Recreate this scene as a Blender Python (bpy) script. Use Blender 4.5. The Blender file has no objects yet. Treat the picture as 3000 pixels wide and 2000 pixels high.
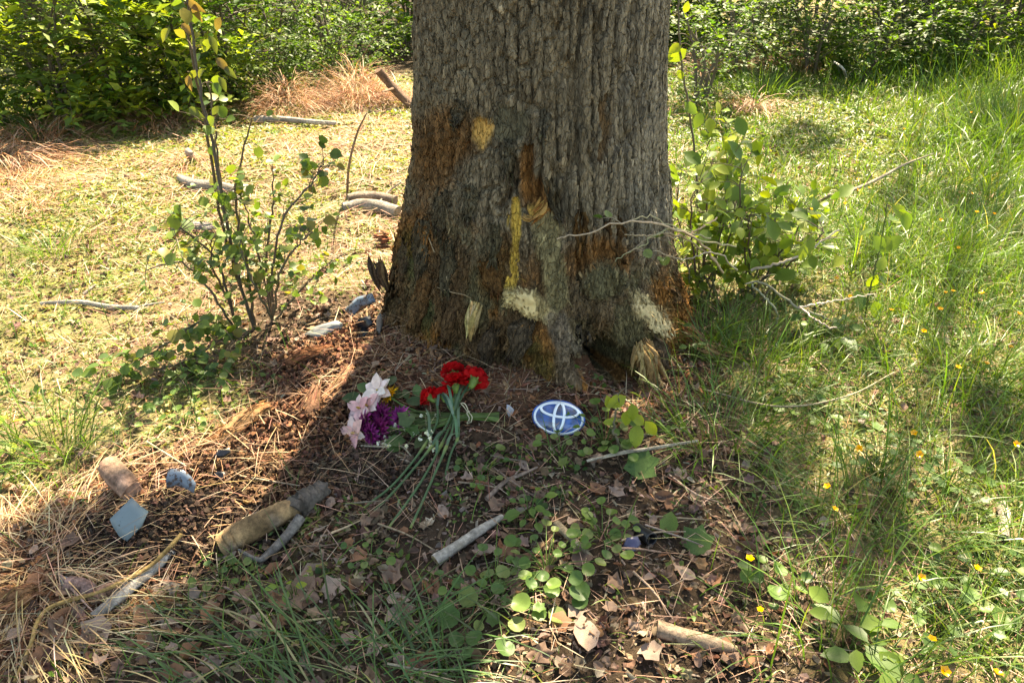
import bpy, math, random
import numpy as np

# ------------------------------------------------------------------ camera, sky, sun, exposure
scene = bpy.context.scene
COL = scene.collection
R = math.radians
CAM_H = 1.35
PITCH = 30.0
FPX = 2182.0                      # focal length in pixels of the 3000 px wide photograph
cam_d = bpy.data.cameras.new('camera')
cam_d.sensor_width = 36.0
cam_d.lens = 36.0 * FPX / 3000.0
cam_d.clip_start = 0.05
cam_d.clip_end = 600.0
cam = bpy.data.objects.new('camera', cam_d)
cam.location = (0, 0, CAM_H)
cam.rotation_euler = (R(90 - PITCH), 0, 0)
COL.objects.link(cam)
scene.camera = cam

SUN_EL = 54.0
SHADOW = np.array([-0.36, -1.0]); SHADOW = SHADOW / np.linalg.norm(SHADOW)   # where shadows fall on the ground
SUN_DIR = np.array([-SHADOW[0] * math.cos(R(SUN_EL)), -SHADOW[1] * math.cos(R(SUN_EL)), math.sin(R(SUN_EL))])

world = bpy.data.worlds.new('World')
scene.world = world
world.use_nodes = True
wn = world.node_tree
wn.nodes.clear()
sky = wn.nodes.new('ShaderNodeTexSky')
sky.sky_type = 'NISHITA'
sky.sun_disc = False
sky.sun_elevation = R(SUN_EL)
sky.sun_rotation = math.atan2(SUN_DIR[0], SUN_DIR[1])
sky.dust_density = 1.6
bg = wn.nodes.new('ShaderNodeBackground')
bg.inputs['Strength'].default_value = 0.10
wo = wn.nodes.new('ShaderNodeOutputWorld')
wn.links.new(sky.outputs[0], bg.inputs['Color'])
wn.links.new(bg.outputs[0], wo.inputs['Surface'])

sun_d = bpy.data.lights.new('sun', 'SUN')
sun_d.energy = 5.0
sun_d.angle = R(0.53)
sun_d.color = (1.0, 0.94, 0.84)
sun = bpy.data.objects.new('sun', sun_d)
sun.rotation_euler = (R(90 - SUN_EL), 0, math.atan2(SUN_DIR[1], SUN_DIR[0]) + R(90))
COL.objects.link(sun)

scene.view_settings.view_transform = 'Standard'
scene.view_settings.look = 'None'
scene.view_settings.gamma = 1.0
scene.view_settings.use_curve_mapping = False
scene.view_settings.exposure = 2.32
scene.view_settings.use_white_balance = True       # the phone's own white balance for the shade
scene.view_settings.white_balance_temperature = 8400
scene.view_settings.white_balance_tint = 4
scene.render.engine = 'CYCLES'
scene.cycles.max_bounces = 6
scene.cycles.diffuse_bounces = 4
scene.cycles.transmission_bounces = 4
scene.cycles.transparent_max_bounces = 4

rng = np.random.default_rng(11)
random.seed(11)

# ------------------------------------------------------------------ noise
def _hash(ix, iy, iz, seed):
    h = (ix.astype(np.int64) * 374761393 + iy.astype(np.int64) * 668265263 + iz.astype(np.int64) * 1440662683 + seed * 974634749) & 0xFFFFFFFF
    h = ((h ^ (h >> 13)) * 1274126177) & 0xFFFFFFFF
    h = ((h ^ (h >> 15)) * 2246822519) & 0xFFFFFFFF
    return ((h ^ (h >> 16)) & 0xFFFFFF) / float(0xFFFFFF)

def vnoise(x, y, seed=0):
    x = np.asarray(x, float); y = np.asarray(y, float)
    ix = np.floor(x); iy = np.floor(y)
    fx = x - ix; fy = y - iy
    fx = fx * fx * fx * (fx * (fx * 6 - 15) + 10); fy = fy * fy * fy * (fy * (fy * 6 - 15) + 10)
    z = np.zeros_like(ix)
    a = _hash(ix, iy, z, seed); b = _hash(ix + 1, iy, z, seed)
    c = _hash(ix, iy + 1, z, seed); d = _hash(ix + 1, iy + 1, z, seed)
    return ((a * (1 - fx) + b * fx) * (1 - fy) + (c * (1 - fx) + d * fx) * fy) * 2 - 1

def fbm(x, y, seed=0, octv=4, gain=0.5):
    s = 0; a = 1; t = 0
    for k in range(octv):
        s = s + a * vnoise(x * 2 ** k + 17.3 * k, y * 2 ** k - 9.1 * k, seed + k)
        t += a; a *= gain
    return s / t

def voronoi(x, y, seed=0):
    """F1, F2 and the cell's random number"""
    ix = np.floor(x); iy = np.floor(y)
    f1 = np.full(x.shape, 9.0); f2 = np.full(x.shape, 9.0); cid = np.zeros(x.shape)
    z = np.zeros_like(ix)
    for dx in (-1, 0, 1):
        for dy in (-1, 0, 1):
            cx = ix + dx; cy = iy + dy
            px = cx + 0.1 + 0.8 * _hash(cx, cy, z, seed); py = cy + 0.1 + 0.8 * _hash(cx, cy, z + 1, seed)
            d = np.hypot(px - x, py - y)
            near = d < f1
            f2 = np.where(near, f1, np.minimum(f2, d))
            cid = np.where(near, _hash(cx, cy, z + 2, seed), cid)
            f1 = np.where(near, d, f1)
    return f1, f2, cid

def sstep(a, b, x):
    t = np.clip((x - a) / (b - a), 0, 1)
    return t * t * (3 - 2 * t)

# ------------------------------------------------------------------ the ground's height and the way from a measured place in the photograph to the ground
TX, TY = 0.085, 2.45              # foot of the big tree

def H(x, y):
    x = np.asarray(x, float); y = np.asarray(y, float)
    dx = x - TX; dy = y - TY
    r = np.hypot(dx, dy)
    phi = np.degrees(np.arctan2(dx, -dy))           # 0 faces the camera, + to the right
    m = 0.155 * np.exp(-np.clip(r - 0.42, 0, 9) / 0.20) * (0.10 + 0.90 * (1 - sstep(16, 30, phi)) * (1 - sstep(95, 150, -phi)))
    h = m
    # ridge of dug-up soil and rotten wood running down to the left
    ax, ay, bx, by = -0.42, 2.0, -1.1, 1.3
    t = np.clip(((x - ax) * (bx - ax) + (y - ay) * (by - ay)) / ((bx - ax) ** 2 + (by - ay) ** 2), 0, 1)
    d = np.hypot(x - ax - t * (bx - ax), y - ay - t * (by - ay))
    h = h + 0.055 * np.exp(-(d / 0.17) ** 2)
    near = np.exp(-(np.hypot(x, y - 1.7) / 2.2) ** 2)
    h = h + 0.030 * fbm(x * 1.3, y * 1.3, 3, 2) + (0.008 + 0.012 * near) * fbm(x * 7, y * 7, 5, 3)
    h = h + 0.05 * sstep(4, 9, y) * fbm(x * 0.5, y * 0.5, 8, 2)
    return h

_cp, _sp = math.cos(R(PITCH)), math.sin(R(PITCH))
def ray(px, py):
    u = (px - 1500.0) / FPX; v = (1000.0 - py) / FPX
    return np.array([u, _cp + v * _sp, -_sp + v * _cp])

def at(px, py, lift=0.0):
    """point of the ground seen at a pixel of the photograph"""
    d = ray(px, py); t = 0.6
    for k in range(4000):
        p = np.array([0, 0, CAM_H]) + d * t
        g = p[2] - lift - float(H(p[0], p[1]))
        if g < 0.0005:
            break
        t += max(0.0006, g * 0.5)
    return np.array([p[0], p[1], p[2]])

def on_plane(px, py, Y):
    """point at distance Y in front of the camera seen at a pixel"""
    d = ray(px, py)
    return np.array([0, 0, CAM_H]) + d * (Y / d[1])

def pixel(P):
    P = np.asarray(P, float)
    x = P[..., 0]; y = P[..., 1]; z = P[..., 2] - CAM_H
    dep = y * _cp - z * _sp
    up = y * _sp + z * _cp
    return 1500 + FPX * x / dep, 1000 - FPX * up / dep

# ------------------------------------------------------------------ mesh building
class Acc:
    """collects triangles with one colour for each vertex"""
    def __init__(s):
        s.V = []; s.F = []; s.C = []; s.n = 0
    def add(s, V, F, C):
        V = np.asarray(V, float); F = np.asarray(F, np.int64)
        C = np.asarray(C, float)
        if C.ndim == 1:
            C = np.tile(C, (len(V), 1))
        s.V.append(V); s.F.append(F + s.n); s.C.append(C); s.n += len(V)
    def inst(s, T, pos, rot, scale, col, shade=None):
        tv, tf = T
        pos = np.asarray(pos, float); N = len(pos)
        if N == 0:
            return
        scale = np.asarray(scale, float)
        if scale.ndim == 0:
            scale = np.full(N, float(scale))
        if scale.ndim == 1:
            scale = np.repeat(scale[:, None], 3, 1)
        loc = tv[None] * scale[:, None, :]
        V = np.einsum('nij,nkj->nki', rot, loc) + pos[:, None, :]
        n = len(tv)
        F = tf[None] + (np.arange(N) * n)[:, None, None]
        C = np.repeat(np.asarray(col, float)[:, None, :], n, 1)
        if shade is not None:
            C = C * shade[None, :, None]
        s.add(V.reshape(-1, 3), F.reshape(-1, 3), C.reshape(-1, 3))
    def mesh(s, name, origin=(0, 0, 0), smooth=False):
        V = np.concatenate(s.V) - np.asarray(origin, float); F = np.concatenate(s.F); C = np.concatenate(s.C)
        me = bpy.data.meshes.new(name)
        me.vertices.add(len(V)); me.vertices.foreach_set('co', V.astype(np.float32).ravel())
        me.loops.add(F.size); me.loops.foreach_set('vertex_index', F.astype(np.int32).ravel())
        me.polygons.add(len(F)); me.polygons.foreach_set('loop_start', (np.arange(len(F)) * 3).astype(np.int32))
        if smooth:
            me.polygons.foreach_set('use_smooth', np.ones(len(F), bool))
        me.update(calc_edges=True)
        a = me.attributes.new('col', 'FLOAT_COLOR', 'POINT')
        rgba = np.ones((len(V), 4), np.float32); rgba[:, :3] = np.clip(C, 0, 1)
        a.data.foreach_set('color', rgba.ravel())
        return me

def props(o, label=None, cat=None, group=None, kind=None):
    if label: o['label'] = label
    if cat: o['category'] = cat
    if group: o['group'] = group
    if kind: o['kind'] = kind
    return o

def thing(name, loc, label, cat, group=None, rotz=0.0):
    o = bpy.data.objects.new(name, None)
    o.location = [float(c) for c in loc]
    o.rotation_euler = (0, 0, rotz)
    o.empty_display_size = 0.05
    COL.objects.link(o)
    return props(o, label, cat, group)

def link(name, me, mat, parent=None, loc=None):
    if mat is not None and len(me.materials) == 0:
        me.materials.append(mat)
    o = bpy.data.objects.new(name, me)
    COL.objects.link(o)
    if parent is not None:
        o.parent = parent
    if loc is not None:
        o.location = [float(c) for c in loc]
    return o

def part(name, acc, mat, parent, smooth=False, kind=None):
    """mesh part given in world coordinates under an unrotated Empty"""
    org = np.array(parent.location)
    if parent.parent is not None:
        org = org + np.array(parent.parent.location)
    o = link(name, acc.mesh(name, org, smooth), mat, parent)
    if kind: o['kind'] = kind
    return o

def single(name, acc, mat, loc, label, cat, group=None, kind=None, smooth=False):
    o = link(name, acc.mesh(name, loc, smooth), mat, None, loc)
    return props(o, label, cat, group, kind)

def unit(v):
    v = np.asarray(v, float)
    return v / np.maximum(np.linalg.norm(v, axis=-1, keepdims=True), 1e-9)

def frames(d, n):
    """rotation matrices with local y along d and local z near n"""
    d = unit(d); n = np.asarray(n, float)
    x = unit(np.cross(d, n)); z = np.cross(x, d)
    return np.stack([x, d, z], axis=-1)

def rand_dirs(N, up=0.0, spread=1.0):
    v = rng.normal(size=(N, 3)) * spread
    v[:, 2] += up
    return unit(v)

def flat_dirs(N, tilt=0.0):
    a = rng.uniform(0, 2 * np.pi, N)
    return unit(np.stack([np.cos(a), np.sin(a), rng.normal(size=N) * tilt], 1))

def vary(base, N, val=0.25, hue=0.08):
    """albedo variation between individual pieces"""
    base = np.asarray(base, float)
    k = np.exp(rng.normal(size=(N, 1)) * val)
    h = 1 + rng.normal(size=(N, 3)) * hue
    return np.clip(base * k * h, 0.004, 0.95)

def mixcols(cols, weights, N, val=0.22, hue=0.07):
    w = np.asarray(weights, float); w = w / w.sum()
    c = np.asarray(cols, float)[rng.choice(len(cols), N, p=w)]
    return vary(c, N, val, hue)

# --- templates
def leaf_template(nring=3, wid=0.5, peak=0.42, fold=0.25, droop=0.15, tip=1.0, wave=0.0):
    """leaf 1 long in +y, folded along its midrib"""
    V = [(0, 0, 0)]; ts = np.linspace(0, 1, nring + 2)[1:-1]
    for t in ts:
        a = t / peak if t < peak else (1 - t) / (1 - peak)
        w = 0.5 * wid * math.sin(min(1, a) * math.pi / 2) ** (0.8 if t < peak else tip)
        z = -droop * t * t
        zz = fold * w + wave * math.sin(t * 9)
        V += [(-w, t, z + zz), (0, t, z), (w, t, z + zz)]
    V.append((0, 1, -droop))
    F = [(0, 2, 1), (0, 3, 2)]
    for k in range(nring - 1):
        b = 1 + 3 * k
        F += [(b, b + 1, b + 4), (b, b + 4, b + 3), (b + 1, b + 2, b + 5), (b + 1, b + 5, b + 4)]
    b = 1 + 3 * (nring - 1); e = len(V) - 1
    F += [(b, b + 1, e), (b + 1, b + 2, e)]
    return np.array(V, float), np.array(F)

def outline_template(pts, curl=0.2, noise=0.05, seed=0, cup=0.0):
    """leaf from an outline (x, y), fanned about an inner point, curled across"""
    r = np.random.default_rng(seed)
    pts = np.array(pts, float)
    n = len(pts)
    c = pts.mean(0)
    mid = c + (pts - c) * 0.5
    V = np.concatenate([[c], mid, pts])
    z = curl * V[:, 0] ** 2 * 2 + cup * (V[:, 1] - 0.4) ** 2 + r.normal(size=len(V)) * noise
    V3 = np.column_stack([V, z])
    F = []
    for k in range(n):
        j = (k + 1) % n
        F += [(0, 1 + k, 1 + j), (1 + k, 1 + n + k, 1 + n + j), (1 + k, 1 + n + j, 1 + j)]
    return V3, np.array(F)

def lobed(nl=5, depth=0.35, npt=4, width=0.95):
    """outline of a lobed leaf, stalk at the origin, tip near (0, 1)"""
    P = [(0.0, 0.0)]
    for k in range(nl):
        a = math.pi * (-0.12 + 1.24 * k / (nl - 1))
        L = 0.62 - 0.10 * abs(k - (nl - 1) / 2) / (nl - 1) * 2
        P.append((math.cos(a) * L * width, 0.38 + math.sin(a) * L))
        if k < nl - 1:
            a2 = math.pi * (-0.12 + 1.24 * (k + 0.5) / (nl - 1))
            P.append((math.cos(a2) * L * (1 - depth) * width, 0.38 + math.sin(a2) * L * (1 - depth)))
    return P

def heartish(n=12):
    P = []
    for k in range(n):
        a = -math.pi / 2 + 2 * math.pi * (k + 0.5) / n
        rr = 0.5 * (1 - 0.18 * math.exp(-((abs(a + math.pi / 2)) / 0.5) ** 2))
        P.append((math.cos(a) * rr, 0.46 + math.sin(a) * rr))
    return P

LEAF2 = (np.array([(0, 0, 0), (-.27, .45, .07), (0, 1, -.1), (.27, .45, .07)], float), np.array([(0, 2, 1), (0, 3, 2)]))
LEAF5 = leaf_template(1, 0.55, 0.45, 0.3, 0.1)
LEAF_OV = leaf_template(3, 0.62, 0.45, 0.28, 0.16, 0.8)
LEAF_LANCE = leaf_template(3, 0.34, 0.4, 0.35, 0.2)
LEAF_DROOP = leaf_template(4, 0.5, 0.42, 0.6, 0.55)
LEAF_ROUND2 = leaf_template(2, 0.9, 0.42, 0.25, 0.12, 0.6)
LEAF_ROUND = leaf_template(3, 0.9, 0.42, 0.25, 0.12, 0.6)
DEAD = [outline_template(lobed(5, 0.26), c, 0.10, s, cu) for s, (c, cu) in enumerate([(0.5, 0.2), (-0.3, 0.6), (0.9, -0.2), (0.3, 0.9)])]
DEAD += [outline_template([(0, 0), (.2, .15), (.3, .4), (.22, .7), (0, 1), (-.2, .72), (-.29, .42), (-.2, .15)], c, 0.08, 20 + s, cu) for s, (c, cu) in enumerate([(1.2, 0.2), (-0.5, 0.7), (2.0, 0.3)])]
CHIP = (np.array([(-.5, -.5, 0), (.5, -.4, 0), (.42, .5, 0), (-.45, .42, 0), (0, 0, .35)], float), np.array([(0, 1, 4), (1, 2, 4), (2, 3, 4), (3, 0, 4)]))
HEART = outline_template(heartish(), 0.35, 0.02, 5, 0.25)

def blades(acc, pos, h, lean, width, col, nseg=4, curl=1.0, tipcol=None, az=None, base=0.35):
    """grass blades: arrays of base points, lengths, leans (0 upright, 1 lying), widths, colours"""
    N = len(pos)
    if N == 0:
        return
    az = rng.uniform(0, 2 * np.pi, N) if az is None else az
    out = np.stack([np.cos(az), np.sin(az), np.zeros(N)], 1)
    side = np.stack([-np.sin(az), np.cos(az), np.zeros(N)], 1)
    tw = rng.normal(size=N) * 0.9
    side = side * np.cos(tw)[:, None] + out * np.sin(tw)[:, None]
    ts = np.linspace(0, 1, nseg + 1)
    P = []
    cur = pos.copy()
    for k, t in enumerate(ts):
        if k:
            ang = np.clip(lean * (base + curl * 1.3 * t) * (np.pi / 2), 0, 2.6)
            cur = cur + (h / nseg)[:, None] * (out * np.sin(ang)[:, None] + np.array([0, 0, 1.0]) * np.cos(ang)[:, None])
        P.append(cur)
    V = []
    for k, t in enumerate(ts[:-1]):
        w = width * (0.75 + 0.5 * t if t < 0.4 else 1.0 - ((t - 0.4) / 0.6) ** 1.4 * 0.92)
        V += [P[k] - side * (w / 2)[:, None], P[k] + side * (w / 2)[:, None]]
    V.append(P[-1])
    V = np.stack(V, 1)
    n = V.shape[1]
    F = []
    for k in range(nseg - 1):
        F += [(2 * k, 2 * k + 1, 2 * k + 3), (2 * k, 2 * k + 3, 2 * k + 2)]
    F.append((2 * nseg - 2, 2 * nseg - 1, 2 * nseg))
    F = np.array(F)[None] + (np.arange(N) * n)[:, None, None]
    C = np.repeat(col[:, None, :], n, 1)
    if tipcol is not None:
        w = (np.repeat(ts, 2)[1:n + 1] ** 2)[None, :, None]
        C = C * (1 - w) + np.asarray(tipcol)[None, None, :] * w
    acc.add(V.reshape(-1, 3), F.reshape(-1, 3), C.reshape(-1, 3))

def spline(pts, n):
    """Catmull-Rom through points"""
    P = np.asarray(pts, float)
    if len(P) == 2:
        return P[0] + (P[1] - P[0]) * np.linspace(0, 1, n)[:, None]
    Q = np.concatenate([[2 * P[0] - P[1]], P, [2 * P[-1] - P[-2]]])
    u = np.linspace(0, len(P) - 1 - 1e-6, n); k = u.astype(int); t = (u - k)[:, None]
    a, b, c, d = Q[k], Q[k + 1], Q[k + 2], Q[k + 3]
    return 0.5 * (2 * b + (c - a) * t + (2 * a - 5 * b + 4 * c - d) * t ** 2 + (3 * b - a - 3 * c + d) * t ** 3)

def tube(acc, pts, rad, col, sides=6, rough=0.0, seed=0, caps=True, capcol=None, squash=1.0, colfn=None):
    P = np.asarray(pts, float); n = len(P)
    rad = np.interp(np.linspace(0, 1, n), np.linspace(0, 1, len(np.atleast_1d(rad))), np.atleast_1d(rad))
    T = unit(np.gradient(P, axis=0))
    ref = np.array([0, 0, 1.0]) if abs(T[:, 2]).mean() < 0.8 else np.array([0, 1.0, 0])
    A = unit(np.cross(T, ref)); B = np.cross(A, T)
    th = np.linspace(0, 2 * np.pi, sides, endpoint=False)
    rr = np.repeat(rad[:, None], sides, 1)
    if rough:
        kk = np.arange(n)[:, None]; tt = np.arange(sides)[None]
        g_ = vnoise(tt * 0.83 + 0.02 * kk, kk * 0.10 + 0 * tt, seed)            # flats and ridges running along the wood
        rr = rr * (1 + 0.55 * rough * g_ + 0.75 * rough * vnoise(tt * 2.9 + 0 * kk, kk * 0.16 + 0 * tt, seed + 9) + 0.2 * rough * vnoise(tt * 3.1 + 0 * kk, kk * 1.3 + 0 * tt, seed + 19))
    V = P[:, None] + A[:, None] * (np.cos(th)[None] * rr)[..., None] + B[:, None] * (np.sin(th)[None] * rr * squash)[..., None]
    F = []
    for i in range(n - 1):
        for j in range(sides):
            a = i * sides + j; b = i * sides + (j + 1) % sides
            F += [(a, b, b + sides), (a, b + sides, a + sides)]
    V = V.reshape(-1, 3)
    C = np.tile(np.asarray(col, float), (len(V), 1))
    if rough and sides >= 8:
        kk = np.arange(n)[:, None]; tt = np.arange(sides)[None]
        st = vnoise(tt * 1.9 + 0 * kk, kk * 0.14 + 0 * tt, seed + 29) + .6 * vnoise(tt * 5.3 + 0 * kk, kk * 0.4 + 0 * tt, seed + 39)
        C = C * (1 + .38 * st.reshape(-1, 1))                      # grain along the wood
    if colfn is not None:
        C = colfn(V, C)
    acc.add(V, F, C)
    if caps:
        for e, base in ((0, 0), (n - 1, (n - 1) * sides)):
            ring = V[base:base + sides]
            cv = np.concatenate([[P[e]], ring])
            f = [(0, 1 + (k + 1) % sides, 1 + k) if e == 0 else (0, 1 + k, 1 + (k + 1) % sides) for k in range(sides)]
            acc.add(cv, f, np.asarray(capcol if capcol is not None else col, float))

# ------------------------------------------------------------------ materials (colour comes from each piece's own albedo)
def mat_new(name):
    m = bpy.data.materials.new(name); m.use_nodes = True
    nt = m.node_tree; nt.nodes.clear()
    return m, nt, nt.nodes.new('ShaderNodeOutputMaterial')

def node(nt, typ, **kw):
    n = nt.nodes.new(typ)
    for k, v in kw.items():
        if k in n.inputs: n.inputs[k].default_value = v
        else: setattr(n, k, v)
    return n

def foliage_mat(name, trans=0.42, rough=0.45, spec=0.35, tint=(1.25, 1.25, 0.45)):
    m, nt, out = mat_new(name)
    at_ = node(nt, 'ShaderNodeAttribute', attribute_name='col')
    oi = node(nt, 'ShaderNodeObjectInfo')
    tc = node(nt, 'ShaderNodeTexCoord')
    nz = node(nt, 'ShaderNodeTexNoise', Scale=45.0, Detail=3.0)
    nt.links.new(tc.outputs['Object'], nz.inputs['Vector'])
    mr = node(nt, 'ShaderNodeMapRange'); mr.inputs['From Min'].default_value = 0.3; mr.inputs['From Max'].default_value = 0.7
    mr.inputs['To Min'].default_value = 0.78; mr.inputs['To Max'].default_value = 1.2
    nt.links.new(nz.outputs['Fac'], mr.inputs['Value'])
    vm = node(nt, 'ShaderNodeVectorMath', operation='SCALE')
    nt.links.new(at_.outputs['Color'], vm.inputs[0]); nt.links.new(mr.outputs[0], vm.inputs['Scale'])
    p = node(nt, 'ShaderNodeBsdfPrincipled', Roughness=rough)
    p.inputs['Specular IOR Level'].default_value = spec
    nt.links.new(vm.outputs[0], p.inputs['Base Color'])
    tm = node(nt, 'ShaderNodeVectorMath', operation='MULTIPLY'); tm.inputs[1].default_value = tint
    nt.links.new(vm.outputs[0], tm.inputs[0])
    t = node(nt, 'ShaderNodeBsdfTranslucent'); nt.links.new(tm.outputs[0], t.inputs['Color'])
    mx = node(nt, 'ShaderNodeMixShader', Fac=trans)
    nt.links.new(p.outputs[0], mx.inputs[1]); nt.links.new(t.outputs[0], mx.inputs[2])
    nt.links.new(mx.outputs[0], out.inputs['Surface'])
    return m

def matte_mat(name, rough=0.85, spec=0.2, scale=60.0, lo=0.7, hi=1.25, bump=0.0, bscale=120.0, stretch=(1, 1, 1), bdist=0.004, detail=5.0):
    m, nt, out = mat_new(name)
    at_ = node(nt, 'ShaderNodeAttribute', attribute_name='col')
    tc = node(nt, 'ShaderNodeTexCoord')
    mp = node(nt, 'ShaderNodeMapping'); mp.inputs['Scale'].default_value = stretch
    nt.links.new(tc.outputs['Object'], mp.inputs['Vector'])
    nz = node(nt, 'ShaderNodeTexNoise', Scale=scale, Detail=detail); nz.inputs['Roughness'].default_value = 0.65
    nt.links.new(mp.outputs[0], nz.inputs['Vector'])
    mr = node(nt, 'ShaderNodeMapRange'); mr.inputs['From Min'].default_value = 0.3; mr.inputs['From Max'].default_value = 0.7
    mr.inputs['To Min'].default_value = lo; mr.inputs['To Max'].default_value = hi
    nt.links.new(nz.outputs['Fac'], mr.inputs['Value'])
    vm = node(nt, 'ShaderNodeVectorMath', operation='SCALE')
    nt.links.new(at_.outputs['Color'], vm.inputs[0]); nt.links.new(mr.outputs[0], vm.inputs['Scale'])
    p = node(nt, 'ShaderNodeBsdfPrincipled', Roughness=rough)
    p.inputs['Specular IOR Level'].default_value = spec
    nt.links.new(vm.outputs[0], p.inputs['Base Color'])
    if bump:
        nb = node(nt, 'ShaderNodeTexNoise', Scale=bscale, Detail=6.0); nb.inputs['Roughness'].default_value = 0.7
        nt.links.new(mp.outputs[0], nb.inputs['Vector'])
        b = node(nt, 'ShaderNodeBump', Strength=bump, Distance=bdist)
        nt.links.new(nb.outputs['Fac'], b.inputs['Height']); nt.links.new(b.outputs[0], p.inputs['Normal'])
    nt.links.new(p.outputs[0], out.inputs['Surface'])
    return m

M_LEAF = foliage_mat('fresh_leaf')
M_SHRUB = foliage_mat('shrub_leaf', trans=0.5, rough=0.5, spec=0.3)
M_GRASS = foliage_mat('grass_blade', trans=0.40, rough=0.4, spec=0.45)
M_DEAD = foliage_mat('dead_leaf', trans=0.18, rough=0.75, spec=0.2, tint=(1.1, 0.95, 0.75))
M_STRAW = foliage_mat('straw', trans=0.2, rough=0.6, spec=0.3, tint=(1.1, 1.0, 0.8))
M_PETAL = foliage_mat('petal', trans=0.25, rough=0.6, spec=0.2, tint=(1.1, 0.9, 0.9))
M_CHIP = matte_mat('rotten_wood', bump=1.0, bscale=220.0, lo=0.5, hi=1.4, bdist=0.006, detail=8.0)
M_BARK = matte_mat('bark', rough=0.9, spec=0.15, scale=80.0, lo=0.55, hi=1.45, bump=1.0, bscale=150.0, stretch=(1, 1, 0.4), bdist=0.010, detail=8.0)
def crackle(m, scale, dist):
    """fine cracks between flakes, as relief"""
    nt = m.node_tree
    p = next(n for n in nt.nodes if n.type == 'BSDF_PRINCIPLED'); b0 = next(n for n in nt.nodes if n.type == 'BUMP'); mp = next(n for n in nt.nodes if n.type == 'MAPPING')
    nz = node(nt, 'ShaderNodeTexNoise', Scale=25.0, Detail=3.0); nt.links.new(mp.outputs[0], nz.inputs['Vector'])
    mx = node(nt, 'ShaderNodeVectorMath', operation='MULTIPLY_ADD'); mx.inputs[1].default_value = (.03, .03, .03)
    nt.links.new(nz.outputs['Color'], mx.inputs[0]); nt.links.new(mp.outputs[0], mx.inputs[2])
    vo = node(nt, 'ShaderNodeTexVoronoi', feature='DISTANCE_TO_EDGE', Scale=scale); nt.links.new(mx.outputs[0], vo.inputs['Vector'])
    mr = node(nt, 'ShaderNodeMapRange'); mr.inputs['From Max'].default_value = .12
    nt.links.new(vo.outputs['Distance'], mr.inputs['Value'])
    b1 = node(nt, 'ShaderNodeBump', Strength=1.0, Distance=dist)
    nt.links.new(mr.outputs[0], b1.inputs['Height']); nt.links.new(b0.outputs[0], b1.inputs['Normal']); nt.links.new(b1.outputs[0], p.inputs['Normal'])
crackle(M_BARK, 75.0, 0.006)
M_FRESH = matte_mat('fresh_wood', rough=0.75, spec=0.2, scale=60.0, lo=0.8, hi=1.12, bump=0.7, bscale=120.0, stretch=(1, 1, 0.18), bdist=0.004)
M_TWIG = matte_mat('twig_bark', rough=0.8, spec=0.2, scale=90.0, bump=0.4, bscale=200.0)
M_LOG = matte_mat('weathered_wood', rough=0.8, spec=0.2, scale=90.0, lo=0.5, hi=1.4, bump=1.0, bscale=170.0, bdist=0.006, detail=8.0)

# ------------------------------------------------------------------ ground: one sheet out to the horizon, fine where the photograph looks
def graded(lo, hi, step, far, grow=1.35):
    a = list(np.arange(lo, hi + 1e-6, step)); s = step
    while a[-1] < far:
        s *= grow; a.append(a[-1] + s)
    s = step
    b = []
    x = lo
    while x > -far:
        s *= grow; x -= s; b.append(x)
    return np.array(b[::-1] + a)

gx = graded(-2.3, 2.3, 0.016, 300)
gy = graded(0.7, 4.0, 0.016, 300)
X, Y = np.meshgrid(gx, gy)
Z = H(X, Y)
fine = np.exp(-(np.hypot(X, Y - 1.7) / 1.8) ** 4)
Z = Z + fine * (0.006 * fbm(X * 40, Y * 40, 31, 3) + 0.004 * np.abs(fbm(X * 90, Y * 90, 32, 2)))
V = np.stack([X, Y, Z], -1).reshape(-1, 3)
ny, nx = X.shape
idx = np.arange(nx * ny).reshape(ny, nx)
q = np.stack([idx[:-1, :-1], idx[:-1, 1:], idx[1:, 1:], idx[1:, :-1]], -1).reshape(-1, 4)
F = np.concatenate([q[:, [0, 1, 2]], q[:, [0, 2, 3]]])

def zone_mulch(x, y):
    """how much reddish rotten wood lies at a place"""
    ax, ay, bx, by = -0.30, 2.05, -1.15, 1.25
    t = np.clip(((x - ax) * (bx - ax) + (y - ay) * (by - ay)) / ((bx - ax) ** 2 + (by - ay) ** 2), 0, 1.25)
    d = np.hypot(x - ax - t * (bx - ax), y - ay - t * (by - ay)) + 0.07 * fbm(x * 5, y * 5, 61, 3)
    m = 1 - sstep(0.15, 0.36, d)
    r = np.hypot(x - TX, y - TY); phi = np.degrees(np.arctan2(x - TX, -(y - TY)))
    m2 = (1 - sstep(0.55, 0.80, r + 0.06 * fbm(x * 6, y * 6, 62, 2))) * (1 - sstep(70, 100, np.abs(phi)))
    return np.clip(np.maximum(m, m2), 0, 1)

def zone_lawn(x, y):
    """low leafy ground cover, away from the trampled foreground"""
    e = 0.10 * fbm(x * 3, y * 3, 63, 3)
    left = sstep(-0.75, -1.05, x + (y - 2.2) * 0.55 + e) * sstep(1.0, 1.7, y + e)
    back = sstep(2.6, 3.0, y + e) * (1 - sstep(6.6, 7.6, y - .25 * np.abs(x) * (x < 0) * 0 + e))
    right = sstep(0.55, 0.85, x + e)
    return np.clip(np.maximum(np.maximum(left, back), right), 0, 1)

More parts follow.
